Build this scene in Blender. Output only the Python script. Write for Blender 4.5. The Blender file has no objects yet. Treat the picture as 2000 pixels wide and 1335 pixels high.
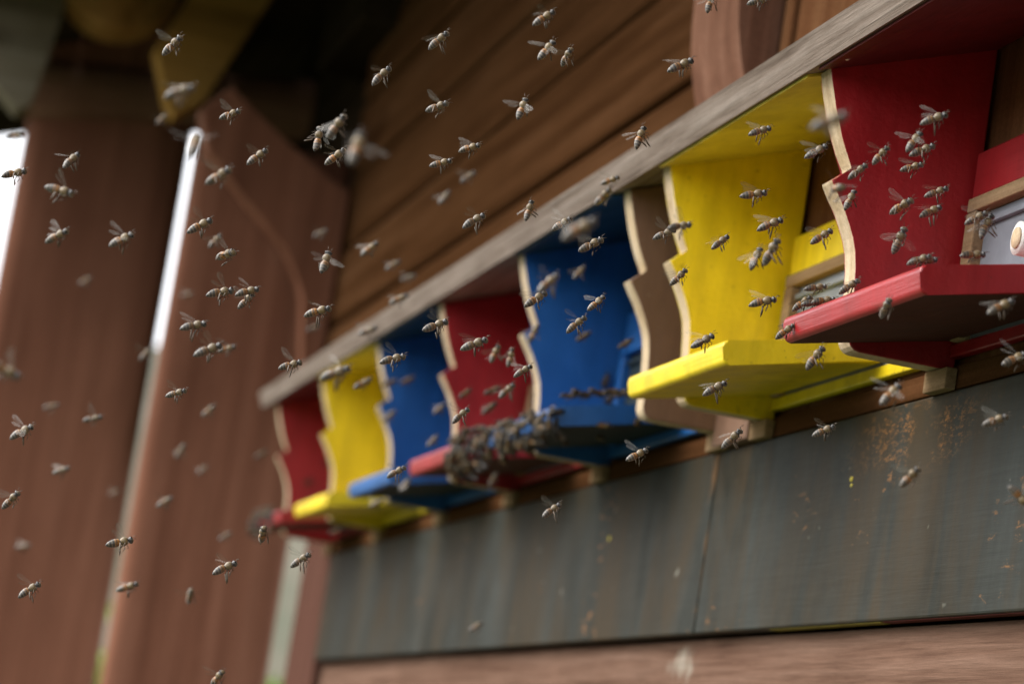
import bpy, bmesh, math, random
from mathutils import Vector, Matrix

random.seed(11)
SC = bpy.context.scene
COL = SC.collection
rad = math.radians

# ------------------------------------------------------------------ camera
cam_data = bpy.data.cameras.new('camera')
cam = bpy.data.objects.new('camera', cam_data)
COL.objects.link(cam)
cam_data.lens = 105.0
cam_data.sensor_width = 36.0
cam_data.clip_start = 0.05
cam_data.clip_end = 2000.0
RIGHT = Vector((0.23185457, 0.96012641, 0.15620733))
UPV = Vector((0.11435399, -0.18637217, 0.97580151))
FWD = Vector((-0.9660055, 0.20838111, 0.15300552))
m = Matrix((RIGHT, UPV, -FWD)).transposed().to_4x4()
m.translation = Vector((0.0, -0.62, 1.25))
cam.matrix_world = m
cam_data.dof.use_dof = True
cam_data.dof.focus_distance = 1.66
cam_data.dof.aperture_fstop = 9.0
cam_data.dof.aperture_blades = 0
SC.camera = cam

# ------------------------------------------------------------------ sky, sun, exposure
world = bpy.data.worlds.new('World')
SC.world = world
world.use_nodes = True
wn = world.node_tree
bg = wn.nodes['Background']
sky = wn.nodes.new('ShaderNodeTexSky')
sky.sky_type = 'NISHITA'
sky.sun_disc = False
SUN_EL, SUN_AZ = rad(42), rad(200)      # azimuth measured from +Y towards +X
sky.sun_elevation = SUN_EL
sky.sun_rotation = SUN_AZ
sky.air_density = 0.7
sky.dust_density = 6.0
sky.ozone_density = 1.0
# even cloud cover over the clear sky
cloud = wn.nodes.new('ShaderNodeMix')
cloud.data_type = 'RGBA'
cloud.inputs[0].default_value = 0.75
cloud.inputs[7].default_value = (9.0, 9.1, 9.3, 1)
wn.links.new(sky.outputs[0], cloud.inputs[6])
wn.links.new(cloud.outputs[2], bg.inputs[0])
bg.inputs[1].default_value = 0.12
sun_data = bpy.data.lights.new('sun', 'SUN')
sun_data.energy = 1.5
sun_data.angle = rad(45)
sun_data.color = (1.0, 0.97, 0.92)
sun = bpy.data.objects.new('sun', sun_data)
COL.objects.link(sun)
sd = Vector((math.sin(SUN_AZ) * math.cos(SUN_EL), math.cos(SUN_AZ) * math.cos(SUN_EL), math.sin(SUN_EL)))
sun.rotation_euler = sd.to_track_quat('Z', 'Y').to_euler()
sun.location = sd * 20
SC.view_settings.view_transform = 'Standard'
SC.view_settings.look = 'None'
SC.view_settings.exposure = 1.36
SC.view_settings.gamma = 1.0
SC.view_settings.use_curve_mapping = False
SC.cycles.use_denoising = True

# ------------------------------------------------------------------ material helpers
def new_mat(name):
    mt = bpy.data.materials.new(name)
    mt.use_nodes = True
    nt = mt.node_tree
    return mt, nt, nt.nodes['Principled BSDF']

def N(nt, t, **kw):
    n = nt.nodes.new(t)
    for k, v in kw.items():
        setattr(n, k, v)
    return n

def ramp(nt, stops, interp='LINEAR'):
    r = nt.nodes.new('ShaderNodeValToRGB')
    r.color_ramp.interpolation = interp
    e = r.color_ramp.elements
    while len(e) > 1:
        e.remove(e[-1])
    e[0].position, e[0].color = stops[0][0], (*stops[0][1], 1)
    for p, c in stops[1:]:
        x = e.new(p)
        x.color = (*c, 1)
    return r

def coords(nt, scale, rot=(0, 0, 0), rnd=0.0):
    tc = N(nt, 'ShaderNodeTexCoord')
    mp = N(nt, 'ShaderNodeMapping')
    mp.inputs['Scale'].default_value = scale
    mp.inputs['Rotation'].default_value = rot
    if rnd:
        oi = N(nt, 'ShaderNodeObjectInfo')
        ml = N(nt, 'ShaderNodeMath', operation='MULTIPLY')
        ml.inputs[1].default_value = rnd
        nt.links.new(oi.outputs['Random'], ml.inputs[0])
        cx = N(nt, 'ShaderNodeCombineXYZ')
        for i in range(3):
            nt.links.new(ml.outputs[0], cx.inputs[i])
        nt.links.new(cx.outputs[0], mp.inputs['Location'])
    nt.links.new(tc.outputs['Object'], mp.inputs['Vector'])
    return mp.outputs[0]

def noise(nt, vec, scale, detail=6.0, rough=0.6, dist=0.0):
    n = N(nt, 'ShaderNodeTexNoise')
    n.inputs['Scale'].default_value = scale
    n.inputs['Detail'].default_value = detail
    n.inputs['Roughness'].default_value = rough
    n.inputs['Distortion'].default_value = dist
    nt.links.new(vec, n.inputs['Vector'])
    return n.outputs['Fac']

def mixc(nt, fac, a, b, mode='MIX'):
    mx = N(nt, 'ShaderNodeMix', data_type='RGBA', blend_type=mode)
    for s, v in ((0, fac), (6, a), (7, b)):
        if hasattr(v, 'links'):
            nt.links.new(v, mx.inputs[s])
        elif s == 0:
            mx.inputs[s].default_value = v
        else:
            mx.inputs[s].default_value = (*v, 1)
    return mx.outputs[2]

def bump(nt, bs, h, strength, dist):
    b = N(nt, 'ShaderNodeBump')
    b.inputs['Strength'].default_value = strength
    b.inputs['Distance'].default_value = dist
    nt.links.new(h, b.inputs['Height'])
    nt.links.new(b.outputs[0], bs.inputs['Normal'])

AX = {'X': (0.03, 1, 1), 'Y': (1, 0.03, 1), 'Z': (1, 1, 0.03)}

def wood(name, dark, mid, light, axis='X', scale=60, rough=0.65, bstr=0.5, blotch=0.35, spec=0.0, splash=None):
    mt, nt, bs = new_mat(name)
    v = coords(nt, AX[axis], rnd=3.0)
    g = noise(nt, v, scale, 8, 0.65, 0.25)
    r = ramp(nt, [(0.30, dark), (0.5, mid), (0.72, light)])
    nt.links.new(g, r.inputs[0])
    v2 = coords(nt, tuple(0.5 + 0.5 * a for a in AX[axis]), rnd=5.0)
    b = noise(nt, v2, scale * 0.12, 4, 0.6, 0.3)
    rb = ramp(nt, [(0.3, (0.45, 0.42, 0.40)), (0.7, (1.15, 1.15, 1.15))])
    nt.links.new(b, rb.inputs[0])
    c = mixc(nt, blotch, r.outputs[0], rb.outputs[0], 'MULTIPLY')
    f = noise(nt, v, scale * 5, 3, 0.7)
    rf = ramp(nt, [(0.35, (0.75, 0.75, 0.75)), (0.6, (1.08, 1.08, 1.08))])
    nt.links.new(f, rf.inputs[0])
    c = mixc(nt, 0.6, c, rf.outputs[0], 'MULTIPLY')
    pk = noise(nt, coords(nt, (1, 1, 1), rnd=2.0), scale * 9, 3, 0.7)
    rpk = ramp(nt, [(0.36, (0.72, 0.70, 0.68)), (0.60, (1.08, 1.08, 1.08))])
    nt.links.new(pk, rpk.inputs[0])
    c = mixc(nt, 0.5, c, rpk.outputs[0], 'MULTIPLY')
    # knots and dark checks
    kv = coords(nt, tuple(0.25 + 0.75 * q for q in AX[axis]), rnd=7.0)
    kn_ = noise(nt, kv, scale * 0.22, 2, 0.4)
    rk = ramp(nt, [(0.71, (1, 1, 1)), (0.77, (0.45, 0.40, 0.36))])
    nt.links.new(kn_, rk.inputs[0])
    c = mixc(nt, 0.8, c, rk.outputs[0], 'MULTIPLY')
    nt.links.new(c, bs.inputs['Base Color'])
    if splash:
        tcs = N(nt, 'ShaderNodeTexCoord')
        mps = N(nt, 'ShaderNodeMapping')
        mps.inputs['Location'].default_value = (-splash[0] * 13, 0, -splash[1] * 34)
        mps.inputs['Scale'].default_value = (13, 0, 34)
        nt.links.new(tcs.outputs['Object'], mps.inputs['Vector'])
        ln = N(nt, 'ShaderNodeVectorMath', operation='LENGTH')
        nt.links.new(mps.outputs[0], ln.inputs[0])
        ns = noise(nt, coords(nt, (1, 1, 1)), 70, 4, 0.6)
        ad = N(nt, 'ShaderNodeMath', operation='ADD')
        nt.links.new(ln.outputs['Value'], ad.inputs[0])
        nt.links.new(ns, ad.inputs[1])
        rl = ramp(nt, [(0.6, (0.45, 0.45, 0.45)), (1.1, (0, 0, 0))])
        nt.links.new(ad.outputs[0], rl.inputs[0])
        c = mixc(nt, rl.outputs[0], c, (0.42, 0.40, 0.33))
        nt.links.new(c, bs.inputs['Base Color'])
    bs.inputs['Roughness'].default_value = rough
    bs.inputs['Specular IOR Level'].default_value = spec
    bump(nt, bs, g, bstr, 0.002)
    return mt

def paint(name, col, rough=0.38, spec=0.5, dirt=(0.10, 0.07, 0.03), axis='X', dirt_amt=0.35, bstr=0.45):
    mt, nt, bs = new_mat(name)
    v = coords(nt, (1, 1, 1), rnd=4.0)
    n1 = noise(nt, v, 14, 5, 0.6)
    r1 = ramp(nt, [(0.3, tuple(c * 0.80 for c in col)), (0.7, tuple(min(1, c * 1.08) for c in col))])
    nt.links.new(n1, r1.inputs[0])
    n2 = noise(nt, v, 160, 3, 0.5)
    r2 = ramp(nt, [(0.66, (0, 0, 0)), (0.76, (1, 1, 1))])
    nt.links.new(n2, r2.inputs[0])
    ml = N(nt, 'ShaderNodeMath', operation='MULTIPLY')
    ml.inputs[1].default_value = dirt_amt
    nt.links.new(r2.outputs[0], ml.inputs[0])
    c = mixc(nt, ml.outputs[0], r1.outputs[0], dirt)
    vs_ = coords(nt, (1, 1, 0.12), rnd=6.0)
    st = noise(nt, vs_, 55, 5, 0.65, 0.2)
    rst = ramp(nt, [(0.32, (0.74, 0.72, 0.70)), (0.62, (1.05, 1.05, 1.05))])
    nt.links.new(st, rst.inputs[0])
    c = mixc(nt, 0.75, c, rst.outputs[0], 'MULTIPLY')
    sp_ = noise(nt, v, 340, 2, 0.5)
    rsp = ramp(nt, [(0.73, (0, 0, 0)), (0.77, (0.8, 0.8, 0.8))])
    nt.links.new(sp_, rsp.inputs[0])
    c = mixc(nt, rsp.outputs[0], c, dirt)
    nt.links.new(c, bs.inputs['Base Color'])
    bs.inputs['Specular IOR Level'].default_value = spec
    rr = ramp(nt, [(0.3, (rough - 0.08,) * 3), (0.7, (rough + 0.14,) * 3)])
    nt.links.new(n1, rr.inputs[0])
    nt.links.new(rr.outputs[0], bs.inputs['Roughness'])
    vg = coords(nt, AX[axis], rnd=2.0)
    g = noise(nt, vg, 260, 4, 0.6)
    bump(nt, bs, g, bstr, 0.0008)
    return mt

M = {}
M['wall'] = wood('stained_plank', (0.054, 0.023, 0.009), (0.096, 0.043, 0.018), (0.132, 0.065, 0.031), 'X', 40)
M['wall_v'] = wood('stained_upright_plank', (0.085, 0.036, 0.016), (0.15, 0.066, 0.030), (0.21, 0.105, 0.05), 'Z', 40)
M['corbel'] = wood('reddish_corbel_wood', (0.14, 0.065, 0.042), (0.22, 0.110, 0.072), (0.29, 0.155, 0.105), 'Z', 45)
M['post'] = wood('reddish_log_stain', (0.155, 0.064, 0.038), (0.225, 0.096, 0.058), (0.285, 0.13, 0.082), 'Z', 30, 0.6, 0.3, 0.45, 0.03)
M['rafter'] = wood('yellowish_rafter_wood', (0.19, 0.10, 0.024), (0.30, 0.165, 0.042), (0.38, 0.22, 0.07), 'Y', 30)
M['fascia'] = wood('greyed_fascia_wood', (0.115, 0.10, 0.065), (0.165, 0.145, 0.10), (0.21, 0.19, 0.14), 'Y', 30)
M['beam'] = wood('dark_log_beam_wood', (0.13, 0.065, 0.042), (0.23, 0.12, 0.082), (0.30, 0.165, 0.115), 'Y', 30)
M['purlin'] = wood('orange_log_wood', (0.20, 0.10, 0.030), (0.31, 0.165, 0.055), (0.40, 0.23, 0.085), 'X', 30)
M['deck'] = wood('roof_deck_wood', (0.02, 0.014, 0.009), (0.035, 0.024, 0.015), (0.055, 0.038, 0.024), 'X', 30)
M['canopy'] = wood('weathered_grey_wood', (0.13, 0.098, 0.078), (0.245, 0.198, 0.165), (0.34, 0.29, 0.25), 'X', 150, 0.85, 0.9, 0.4, 0.0)
M['bottom'] = wood('pinkish_plank', (0.095, 0.052, 0.036), (0.165, 0.098, 0.070), (0.22, 0.138, 0.102), 'X', 130, 0.8, 0.9, 0.3, 0.0, (-2.125, 1.375))
M['ply'] = wood('pale_plywood_edge', (0.40, 0.29, 0.17), (0.56, 0.44, 0.29), (0.66, 0.55, 0.39), 'Z', 70, 0.7, 0.3, 0.2)
M['trim'] = wood('bare_trim_wood', (0.20, 0.12, 0.06), (0.31, 0.21, 0.12), (0.42, 0.30, 0.18), 'X', 60)
M['cornert'] = wood('dull_corner_wood', (0.068, 0.032, 0.023), (0.112, 0.055, 0.041), (0.15, 0.076, 0.058), 'Z', 40)
M['rail'] = wood('brown_rail_wood', (0.09, 0.050, 0.024), (0.15, 0.088, 0.045), (0.22, 0.135, 0.07), 'X', 60)
M['brownp'] = paint('flat_brown_paint', (0.19, 0.105, 0.066), 0.6, 0.3, (0.3, 0.22, 0.16), 'Z', 0.1)
M['red'] = paint('glossy_red_paint', (0.34, 0.012, 0.016), 0.36, 0.5, (0.12, 0.02, 0.01), 'X', 0.25)
M['yellow'] = paint('glossy_yellow_paint', (0.86, 0.64, 0.006), 0.40, 0.5, (0.18, 0.10, 0.01), 'X', 0.45)
M['blue'] = paint('glossy_blue_paint', (0.010, 0.105, 0.34), 0.40, 0.5, (0.02, 0.04, 0.08), 'X', 0.25)
M['underred'] = paint('brown_underside', (0.085, 0.026, 0.018), 0.7, 0.2, (0.03, 0.02, 0.015), 'X', 0.2)  # darker brown colour given to the undersides of red landing boards
M['underblue'] = paint('dull_dark_blue', (0.022, 0.036, 0.042), 0.7, 0.2, (0.02, 0.02, 0.02), 'X', 0.2)  # darker dull blue for blue landing board undersides and entrance plates
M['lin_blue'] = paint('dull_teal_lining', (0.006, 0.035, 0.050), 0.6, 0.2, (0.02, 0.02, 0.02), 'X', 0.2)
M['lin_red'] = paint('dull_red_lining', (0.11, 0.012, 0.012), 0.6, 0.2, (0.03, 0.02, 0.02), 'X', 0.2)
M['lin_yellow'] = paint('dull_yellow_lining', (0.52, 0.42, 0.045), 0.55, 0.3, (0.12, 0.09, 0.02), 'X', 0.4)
M['drip_yellow'] = paint('dirty_yellow_drip', (0.22, 0.18, 0.03), 0.7, 0.1, (0.05, 0.04, 0.02), 'X', 0.6)
M['drip_red'] = paint('dirty_red_drip', (0.09, 0.018, 0.014), 0.7, 0.1, (0.03, 0.02, 0.02), 'X', 0.6)
M['white'] = paint('white_paint', (0.80, 0.80, 0.76), 0.5, 0.4, (0.4, 0.35, 0.3), 'X', 0.2)

def dark_board_mat():
    mt, nt, bs = new_mat('weathered_slate_paint')
    v = coords(nt, (1, 1, 1))
    n1 = noise(nt, coords(nt, (1, 1, 0.55)), 9, 7, 0.68, 0.5)
    r1 = ramp(nt, [(0.30, (0.015, 0.015, 0.010)), (0.5, (0.030, 0.032, 0.027)), (0.70, (0.046, 0.050, 0.045))])
    nt.links.new(n1, r1.inputs[0])
    vx = coords(nt, (0.05, 1, 1))
    g = noise(nt, vx, 240, 5, 0.7)
    rg = ramp(nt, [(0.35, (0.80, 0.80, 0.80)), (0.65, (1.10, 1.10, 1.10))])
    nt.links.new(g, rg.inputs[0])
    c = mixc(nt, 0.7, r1.outputs[0], rg.outputs[0], 'MULTIPLY')
    # brown stain showing through in upright runs
    vz = coords(nt, (1, 1, 0.30))
    s = noise(nt, vz, 11, 8, 0.7, 0.9)
    rs = ramp(nt, [(0.42, (0, 0, 0)), (0.62, (0.75, 0.75, 0.75))])
    nt.links.new(s, rs.inputs[0])
    c = mixc(nt, rs.outputs[0], c, (0.050, 0.033, 0.016))
    # bare orange scrapes along the grain
    o1 = noise(nt, coords(nt, (0.35, 1, 1)), 130, 6, 0.7, 0.4)
    o2 = noise(nt, v, 7, 2, 0.5)
    mu = N(nt, 'ShaderNodeMath', operation='MULTIPLY')
    nt.links.new(o1, mu.inputs[0])
    nt.links.new(o2, mu.inputs[1])
    ro = ramp(nt, [(0.375, (0, 0, 0)), (0.43, (0.9, 0.9, 0.9))])
    nt.links.new(mu.outputs[0], ro.inputs[0])
    c = mixc(nt, ro.outputs[0], c, (0.20, 0.10, 0.04))
    # scraped patch under the nearest side board
    tcs = N(nt, 'ShaderNodeTexCoord')
    mps = N(nt, 'ShaderNodeMapping')
    mps.inputs['Location'].default_value = (1.665 * 6, 0, -1.509 * 28)
    mps.inputs['Scale'].default_value = (6, 0, 28)
    nt.links.new(tcs.outputs['Object'], mps.inputs['Vector'])
    ln = N(nt, 'ShaderNodeVectorMath', operation='LENGTH')
    nt.links.new(mps.outputs[0], ln.inputs[0])
    rl = ramp(nt, [(0.25, (1, 1, 1)), (0.85, (0, 0, 0))])
    nt.links.new(ln.outputs['Value'], rl.inputs[0])
    fs = noise(nt, coords(nt, (0.4, 1, 1)), 420, 6, 0.8, 0.3)
    rfs = ramp(nt, [(0.50, (0, 0, 0)), (0.60, (1, 1, 1))])
    nt.links.new(fs, rfs.inputs[0])
    mu2 = N(nt, 'ShaderNodeMath', operation='MULTIPLY')
    pn = noise(nt, coords(nt, (0.5, 1, 1)), 45, 3, 0.6)
    rpn = ramp(nt, [(0.42, (0, 0, 0)), (0.58, (0.85, 0.85, 0.85))])
    nt.links.new(pn, rpn.inputs[0])
    mu3 = N(nt, 'ShaderNodeMath', operation='MULTIPLY')
    nt.links.new(rl.outputs[0], mu3.inputs[0])
    nt.links.new(rpn.outputs[0], mu3.inputs[1])
    nt.links.new(mu3.outputs[0], mu2.inputs[0])
    nt.links.new(rfs.outputs[0], mu2.inputs[1])
    c = mixc(nt, mu2.outputs[0], c, (0.24, 0.11, 0.035))
    # worn paint along the butt joint of the two boards
    sx = N(nt, 'ShaderNodeSeparateXYZ')
    nt.links.new(tcs.outputs['Object'], sx.inputs[0])
    ax = N(nt, 'ShaderNodeMath', operation='ADD')
    ax.inputs[1].default_value = 2.0735
    nt.links.new(sx.outputs['X'], ax.inputs[0])
    ab = N(nt, 'ShaderNodeMath', operation='ABSOLUTE')
    nt.links.new(ax.outputs[0], ab.inputs[0])
    rj = ramp(nt, [(0.003, (1, 1, 1)), (0.009, (0, 0, 0))])
    nt.links.new(ab.outputs[0], rj.inputs[0])
    nj = noise(nt, coords(nt, (1, 1, 0.3)), 60, 4, 0.6)
    rnj = ramp(nt, [(0.50, (0, 0, 0)), (0.66, (0.65, 0.65, 0.65))])
    nt.links.new(nj, rnj.inputs[0])
    mj = N(nt, 'ShaderNodeMath', operation='MULTIPLY')
    nt.links.new(rj.outputs[0], mj.inputs[0])
    nt.links.new(rnj.outputs[0], mj.inputs[1])
    c = mixc(nt, mj.outputs[0], c, (0.22, 0.11, 0.04))
    # pale droppings and scratches
    p = noise(nt, coords(nt, (0.6, 1, 1)), 55, 2, 0.5)
    rp = ramp(nt, [(0.74, (0, 0, 0)), (0.78, (0.7, 0.7, 0.7))])
    nt.links.new(p, rp.inputs[0])
    c = mixc(nt, rp.outputs[0], c, (0.24, 0.24, 0.20))
    nt.links.new(c, bs.inputs['Base Color'])
    bs.inputs['Roughness'].default_value = 0.5
    bs.inputs['Specular IOR Level'].default_value = 0.05
    bump(nt, bs, g, 0.25, 0.0008)
    return mt
M['slate'] = dark_board_mat()

def simple(name, col, rough=0.5, metal=0.0, spec=0.5):
    mt, nt, bs = new_mat(name)
    v = coords(nt, (1, 1, 1))
    n1 = noise(nt, v, 40, 4, 0.6)
    r = ramp(nt, [(0.3, tuple(c * 0.8 for c in col)), (0.7, tuple(min(1, c * 1.15) for c in col))])
    nt.links.new(n1, r.inputs[0])
    nt.links.new(r.outputs[0], bs.inputs['Base Color'])
    bs.inputs['Roughness'].default_value = rough
    bs.inputs['Metallic'].default_value = metal
    bs.inputs['Specular IOR Level'].default_value = spec
    return mt
M['metal'] = simple('dull_zinc_sheet', (0.24, 0.27, 0.31), 0.5, 0.5)
M['grass'] = simple('meadow_grass', (0.030, 0.045, 0.014), 0.9)
M['leaf'] = simple('spring_leaf', (0.20, 0.30, 0.03), 0.6)
M['twig'] = simple('shrub_bark', (0.10, 0.07, 0.045), 0.9)

def hill_mat():
    mt, nt, bs = new_mat('bare_hillside')
    v = coords(nt, (1, 1, 1))
    n1 = noise(nt, v, 0.25, 6, 0.6)
    r = ramp(nt, [(0.3, (0.055, 0.070, 0.040)), (0.5, (0.095, 0.088, 0.058)), (0.7, (0.13, 0.115, 0.083))])
    nt.links.new(n1, r.inputs[0])
    nt.links.new(r.outputs[0], bs.inputs['Base Color'])
    bs.inputs['Roughness'].default_value = 0.95
    return mt
M['hill'] = hill_mat()

# ------------------------------------------------------------------ mesh helpers
def link(name, me, mats, parent=None):
    o = bpy.data.objects.new(name, me)
    for q in (mats if isinstance(mats, (list, tuple)) else [mats]):
        me.materials.append(q)
    COL.objects.link(o)
    if parent:
        o.parent = parent
    return o

def from_bm(name, bm, mats, parent=None, smooth=False):
    me = bpy.data.meshes.new(name)
    bmesh.ops.recalc_face_normals(bm, faces=bm.faces[:])
    bm.to_mesh(me)
    bm.free()
    if smooth:
        for p in me.polygons:
            p.use_smooth = True
    return link(name, me, mats, parent)

def box(name, x0, x1, y0, y1, z0, z1, mat, parent=None, bev=0.0015, seg=2, jit=0.0):
    bm = bmesh.new()
    bmesh.ops.create_cube(bm, size=1.0)
    for v in bm.verts:
        v.co = Vector(((x0 + x1) / 2 + v.co.x * (x1 - x0), (y0 + y1) / 2 + v.co.y * (y1 - y0), (z0 + z1) / 2 + v.co.z * (z1 - z0)))
        if jit:
            v.co += Vector((0, random.uniform(-jit, jit), random.uniform(-jit, jit)))
    if bev:
        bmesh.ops.bevel(bm, geom=bm.edges[:], offset=bev, segments=seg, profile=0.5, affect='EDGES')
    return from_bm(name, bm, mat, parent)

def prism(name, pts, x0, x1, mats, parent=None, bev=0.0, edge_slot=0):
    """polygon in (y, z) extruded along x; the rim takes material slot edge_slot"""
    bm = bmesh.new()
    a = [bm.verts.new((x0, y, z)) for y, z in pts]
    b = [bm.verts.new((x1, y, z)) for y, z in pts]
    bm.faces.new(a)
    bm.faces.new(b)
    n = len(pts)
    for i in range(n):
        f = bm.faces.new((a[i], a[(i + 1) % n], b[(i + 1) % n], b[i]))
        f.material_index = edge_slot
    if bev:
        bmesh.ops.bevel(bm, geom=[e for e in bm.edges if abs(e.verts[0].co.x - e.verts[1].co.x) < 1e-6], offset=bev, segments=2, profile=0.5, affect='EDGES')
    return from_bm(name, bm, mats, parent)

def cyl(name, p0, p1, r0, r1, mat, parent=None, seg=28, rings=24, wob=0.0, seed=0):
    rng = random.Random(seed)
    p0, p1 = Vector(p0), Vector(p1)
    d = (p1 - p0).normalized()
    s = d.orthogonal().normalized()
    t = d.cross(s)
    ph = [(rng.uniform(0, 6.28), rng.uniform(2, 7), rng.randint(1, 4)) for _ in range(5)]
    bm = bmesh.new()
    R = []
    for i in range(rings + 1):
        u = i / rings
        ring = []
        for k in range(seg):
            a = 2 * math.pi * k / seg
            w = 1 + wob * sum(math.sin(f0 + fu * u * 3 + fk * a) for f0, fu, fk in ph) / 3
            r = (r0 + (r1 - r0) * u) * w
            ring.append(bm.verts.new(p0 + (p1 - p0) * u + (s * math.cos(a) + t * math.sin(a)) * r))
        R.append(ring)
    for i in range(rings):
        for k in range(seg):
            bm.faces.new((R[i][k], R[i][(k + 1) % seg], R[i + 1][(k + 1) % seg], R[i + 1][k]))
    bm.faces.new(R[0])
    bm.faces.new(R[-1])
    o = from_bm(name, bm, mat, parent, True)
    return o

def tag(o, label, cat=None, group=None, kind=None):
    if label:
        o['label'] = label
    if cat:
        o['category'] = cat
    if group:
        o['group'] = group
    if kind:
        o['kind'] = kind
    return o

def thing(name, label, cat, loc=(0, 0, 0), group=None):
    o = bpy.data.objects.new(name, None)
    o.empty_display_size = 0.05
    COL.objects.link(o)
    tag(o, label, cat, group)
    return o

# ------------------------------------------------------------------ ground and hillside
bm = bmesh.new()
vs = [bm.verts.new(p) for p in ((-900, -900, 0), (900, -900, 0), (900, 900, 0), (-900, 900, 0))]
bm.faces.new(vs)
tag(from_bm('ground', bm, M['grass']), None, kind='structure')

def hill():
    rng = random.Random(5)
    bm = bmesh.new()
    nx, ny = 26, 60
    G = []
    for i in range(nx + 1):
        row = []
        for j in range(ny + 1):
            u = i / nx
            y = -60 + 120 * j / ny
            x = -38 - 34 * u
            h = 9.6 * math.sin(min(1, u * 1.15) * math.pi / 2) + 0.5 * math.sin(y * 0.35) * u + rng.uniform(-.25, .25) * u
            h *= 1 - 0.25 * (max(0.0, -y - 2.0) / 58.0) * 2
            row.append(bm.verts.new((x, y, h - 0.05)))
        G.append(row)
    for i in range(nx):
        for j in range(ny):
            bm.faces.new((G[i][j], G[i + 1][j], G[i + 1][j + 1], G[i][j + 1]))
    return from_bm('hill', bm, M['hill'], None, True)
tag(hill(), None, kind='structure')

def shrub(label, base, blobs):
    t = thing('shrub', label, 'shrub')
    bx, by = base
    top = max(b[2] for b in blobs)
    trunk = cyl('trunk', (bx, by, 0), (bx, by, top * 0.96), 0.018, 0.006, M['twig'], t, 8, 10, 0.1)
    rng = random.Random(3)
    bm = bmesh.new()
    for cx, cy, cz, r, n in blobs:
        for _ in range(n):
            d = Vector((rng.gauss(0, 1), rng.gauss(0, 1), rng.gauss(0, 1))).normalized() * r * rng.random() ** 0.4
            c = Vector((cx, cy, cz)) + d
            a = Vector((rng.uniform(-1, 1), rng.uniform(-1, 1), rng.uniform(-1, 1))).normalized() * 0.028
            b = a.orthogonal().normalized() * 0.014
            q = [bm.verts.new(c + w) for w in (-a, b, a, -b)]
            bm.faces.new(q)
    from_bm('crown', bm, M['leaf'], t)
    return t

# ------------------------------------------------------------------ bee house wall
wall = thing('plank_wall', 'brown stained plank wall of the bee house carrying the coloured hive fronts', 'wall')
rng = random.Random(2)
z = 1.545
edges = [1.545, 1.653, 1.757, 1.866, 1.976, 2.086, 2.196, 2.306, 2.416, 2.526]
for a, b in zip(edges[:-1], edges[1:]):
    dy = rng.uniform(-.0015, .0015)
    box('plank', -3.695 if b < 1.76 else -4.125, -2.092, dy, 0.028, a + 0.003, b - 0.003, M['wall'], wall, 0.007, 3)
xs = [-2.088, -2.063, -1.742, -1.42, -1.10, -0.78, -0.2, 0.4, 1.0]
for a, b in zip(xs[:-1], xs[1:]):
    dy = rng.uniform(-.001, .001) + (-0.004 if b == -2.063 else 0.0)
    box('upright_plank', a + 0.0015, b - 0.0015, dy, 0.028, 1.545, 2.526, M['wall_v'], wall, 0.002)
box('corner_trim', -3.925, -3.70, -0.006, 0.028, 0.0, 1.752, M['cornert'], wall, 0.003)
for a, b in ((-3.695, -2.070), (-2.067, 1.0)):
    box('slate_board', a, b, -0.0085, 0.003, 1.3945, 1.5275, M['slate'], wall, 0.0015)
for a, b, k in ((-1.90, -1.69, 'yellow'), (-1.686, -1.30, 'red')):
    box('painted_edge', a, b, -0.0062, 0.0, 1.3939, 1.3944, M['drip_' + k], wall, 0)
box('rail', -3.695, 1.0, -0.0075, 0.003, 1.5285, 1.5425, M['wall'], wall, 0.001)
zz = [1.3955, 1.25, 1.10, 0.95, 0.80, 0.65, 0.5, 0.35, 0.2, 0.02]
for b, a in zip(zz[:-1], zz[1:]):
    box('lower_plank', -3.695, 1.0, 0.004, 0.028, a + 0.002, b - 0.002, M['bottom'], wall, 0.003)
box('dark_corner_fill', -5.8, -3.9215, 0.0295, 0.10, 1.76, 2.66, M['deck'], wall, 0)  # dark sheet added behind the roof corner to shut out sky and blacken it
box('backing', -3.92, 1.0, 0.03, 0.10, 0.0, 2.64, M['deck'], wall, 0)

for dx, dz, r in ((-1.7721, 1.4863, .0030), (-1.7705, 1.4822, .0022), (-2.345, 1.478, .0035)):
    bm = bmesh.new()
    bmesh.ops.create_icosphere(bm, subdivisions=2, radius=1)
    for v in bm.verts:
        v.co = Vector((dx + v.co.x * r, -0.0085 + v.co.y * .0006, dz + v.co.z * r * .6))
    from_bm('paint_drop', bm, M['lin_yellow'], wall, True)

# corbel: upright bracket whose front edge curves back towards its foot
cb = thing('corbel', 'reddish wooden corbel with a curved foot above the grey canopy', 'corbel')
prof = [(0.0, 2.50), (-0.040, 2.50), (-0.040, 1.90), (-0.039, 1.875), (-0.036, 1.85), (-0.030, 1.825), (-0.022, 1.80), (-0.012, 1.775), (0.0, 1.755)]
prism('bracket', prof, -2.215, -2.092, M['corbel'], cb, 0.004)

# ------------------------------------------------------------------ canopy
SL = 0.33
def under(y):
    return 1.7055 + (y + 0.105) * SL
can = thing('canopy', 'weathered grey sloping canopy board over the whole row of hive fronts', 'canopy')
nrm = Vector((-SL, 1)).normalized()
t = 0.0205
cp = [(-0.1155, under(-0.1155)), (-0.002, under(-0.002)), (-0.002, under(-0.002) + t), (-0.1155 + nrm.x * t, under(-0.1155) + nrm.y * t)]
prism('board', cp, -3.775, 1.0, M['canopy'], can, 0.0012)
bm = bmesh.new()
bmesh.ops.create_icosphere(bm, subdivisions=2, radius=0.0018)
for v in bm.verts:
    v.co = Vector((-1.6035, -0.105, 1.7045)) + v.co
from_bm('nail_head', bm, M['white'], can, True)

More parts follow.
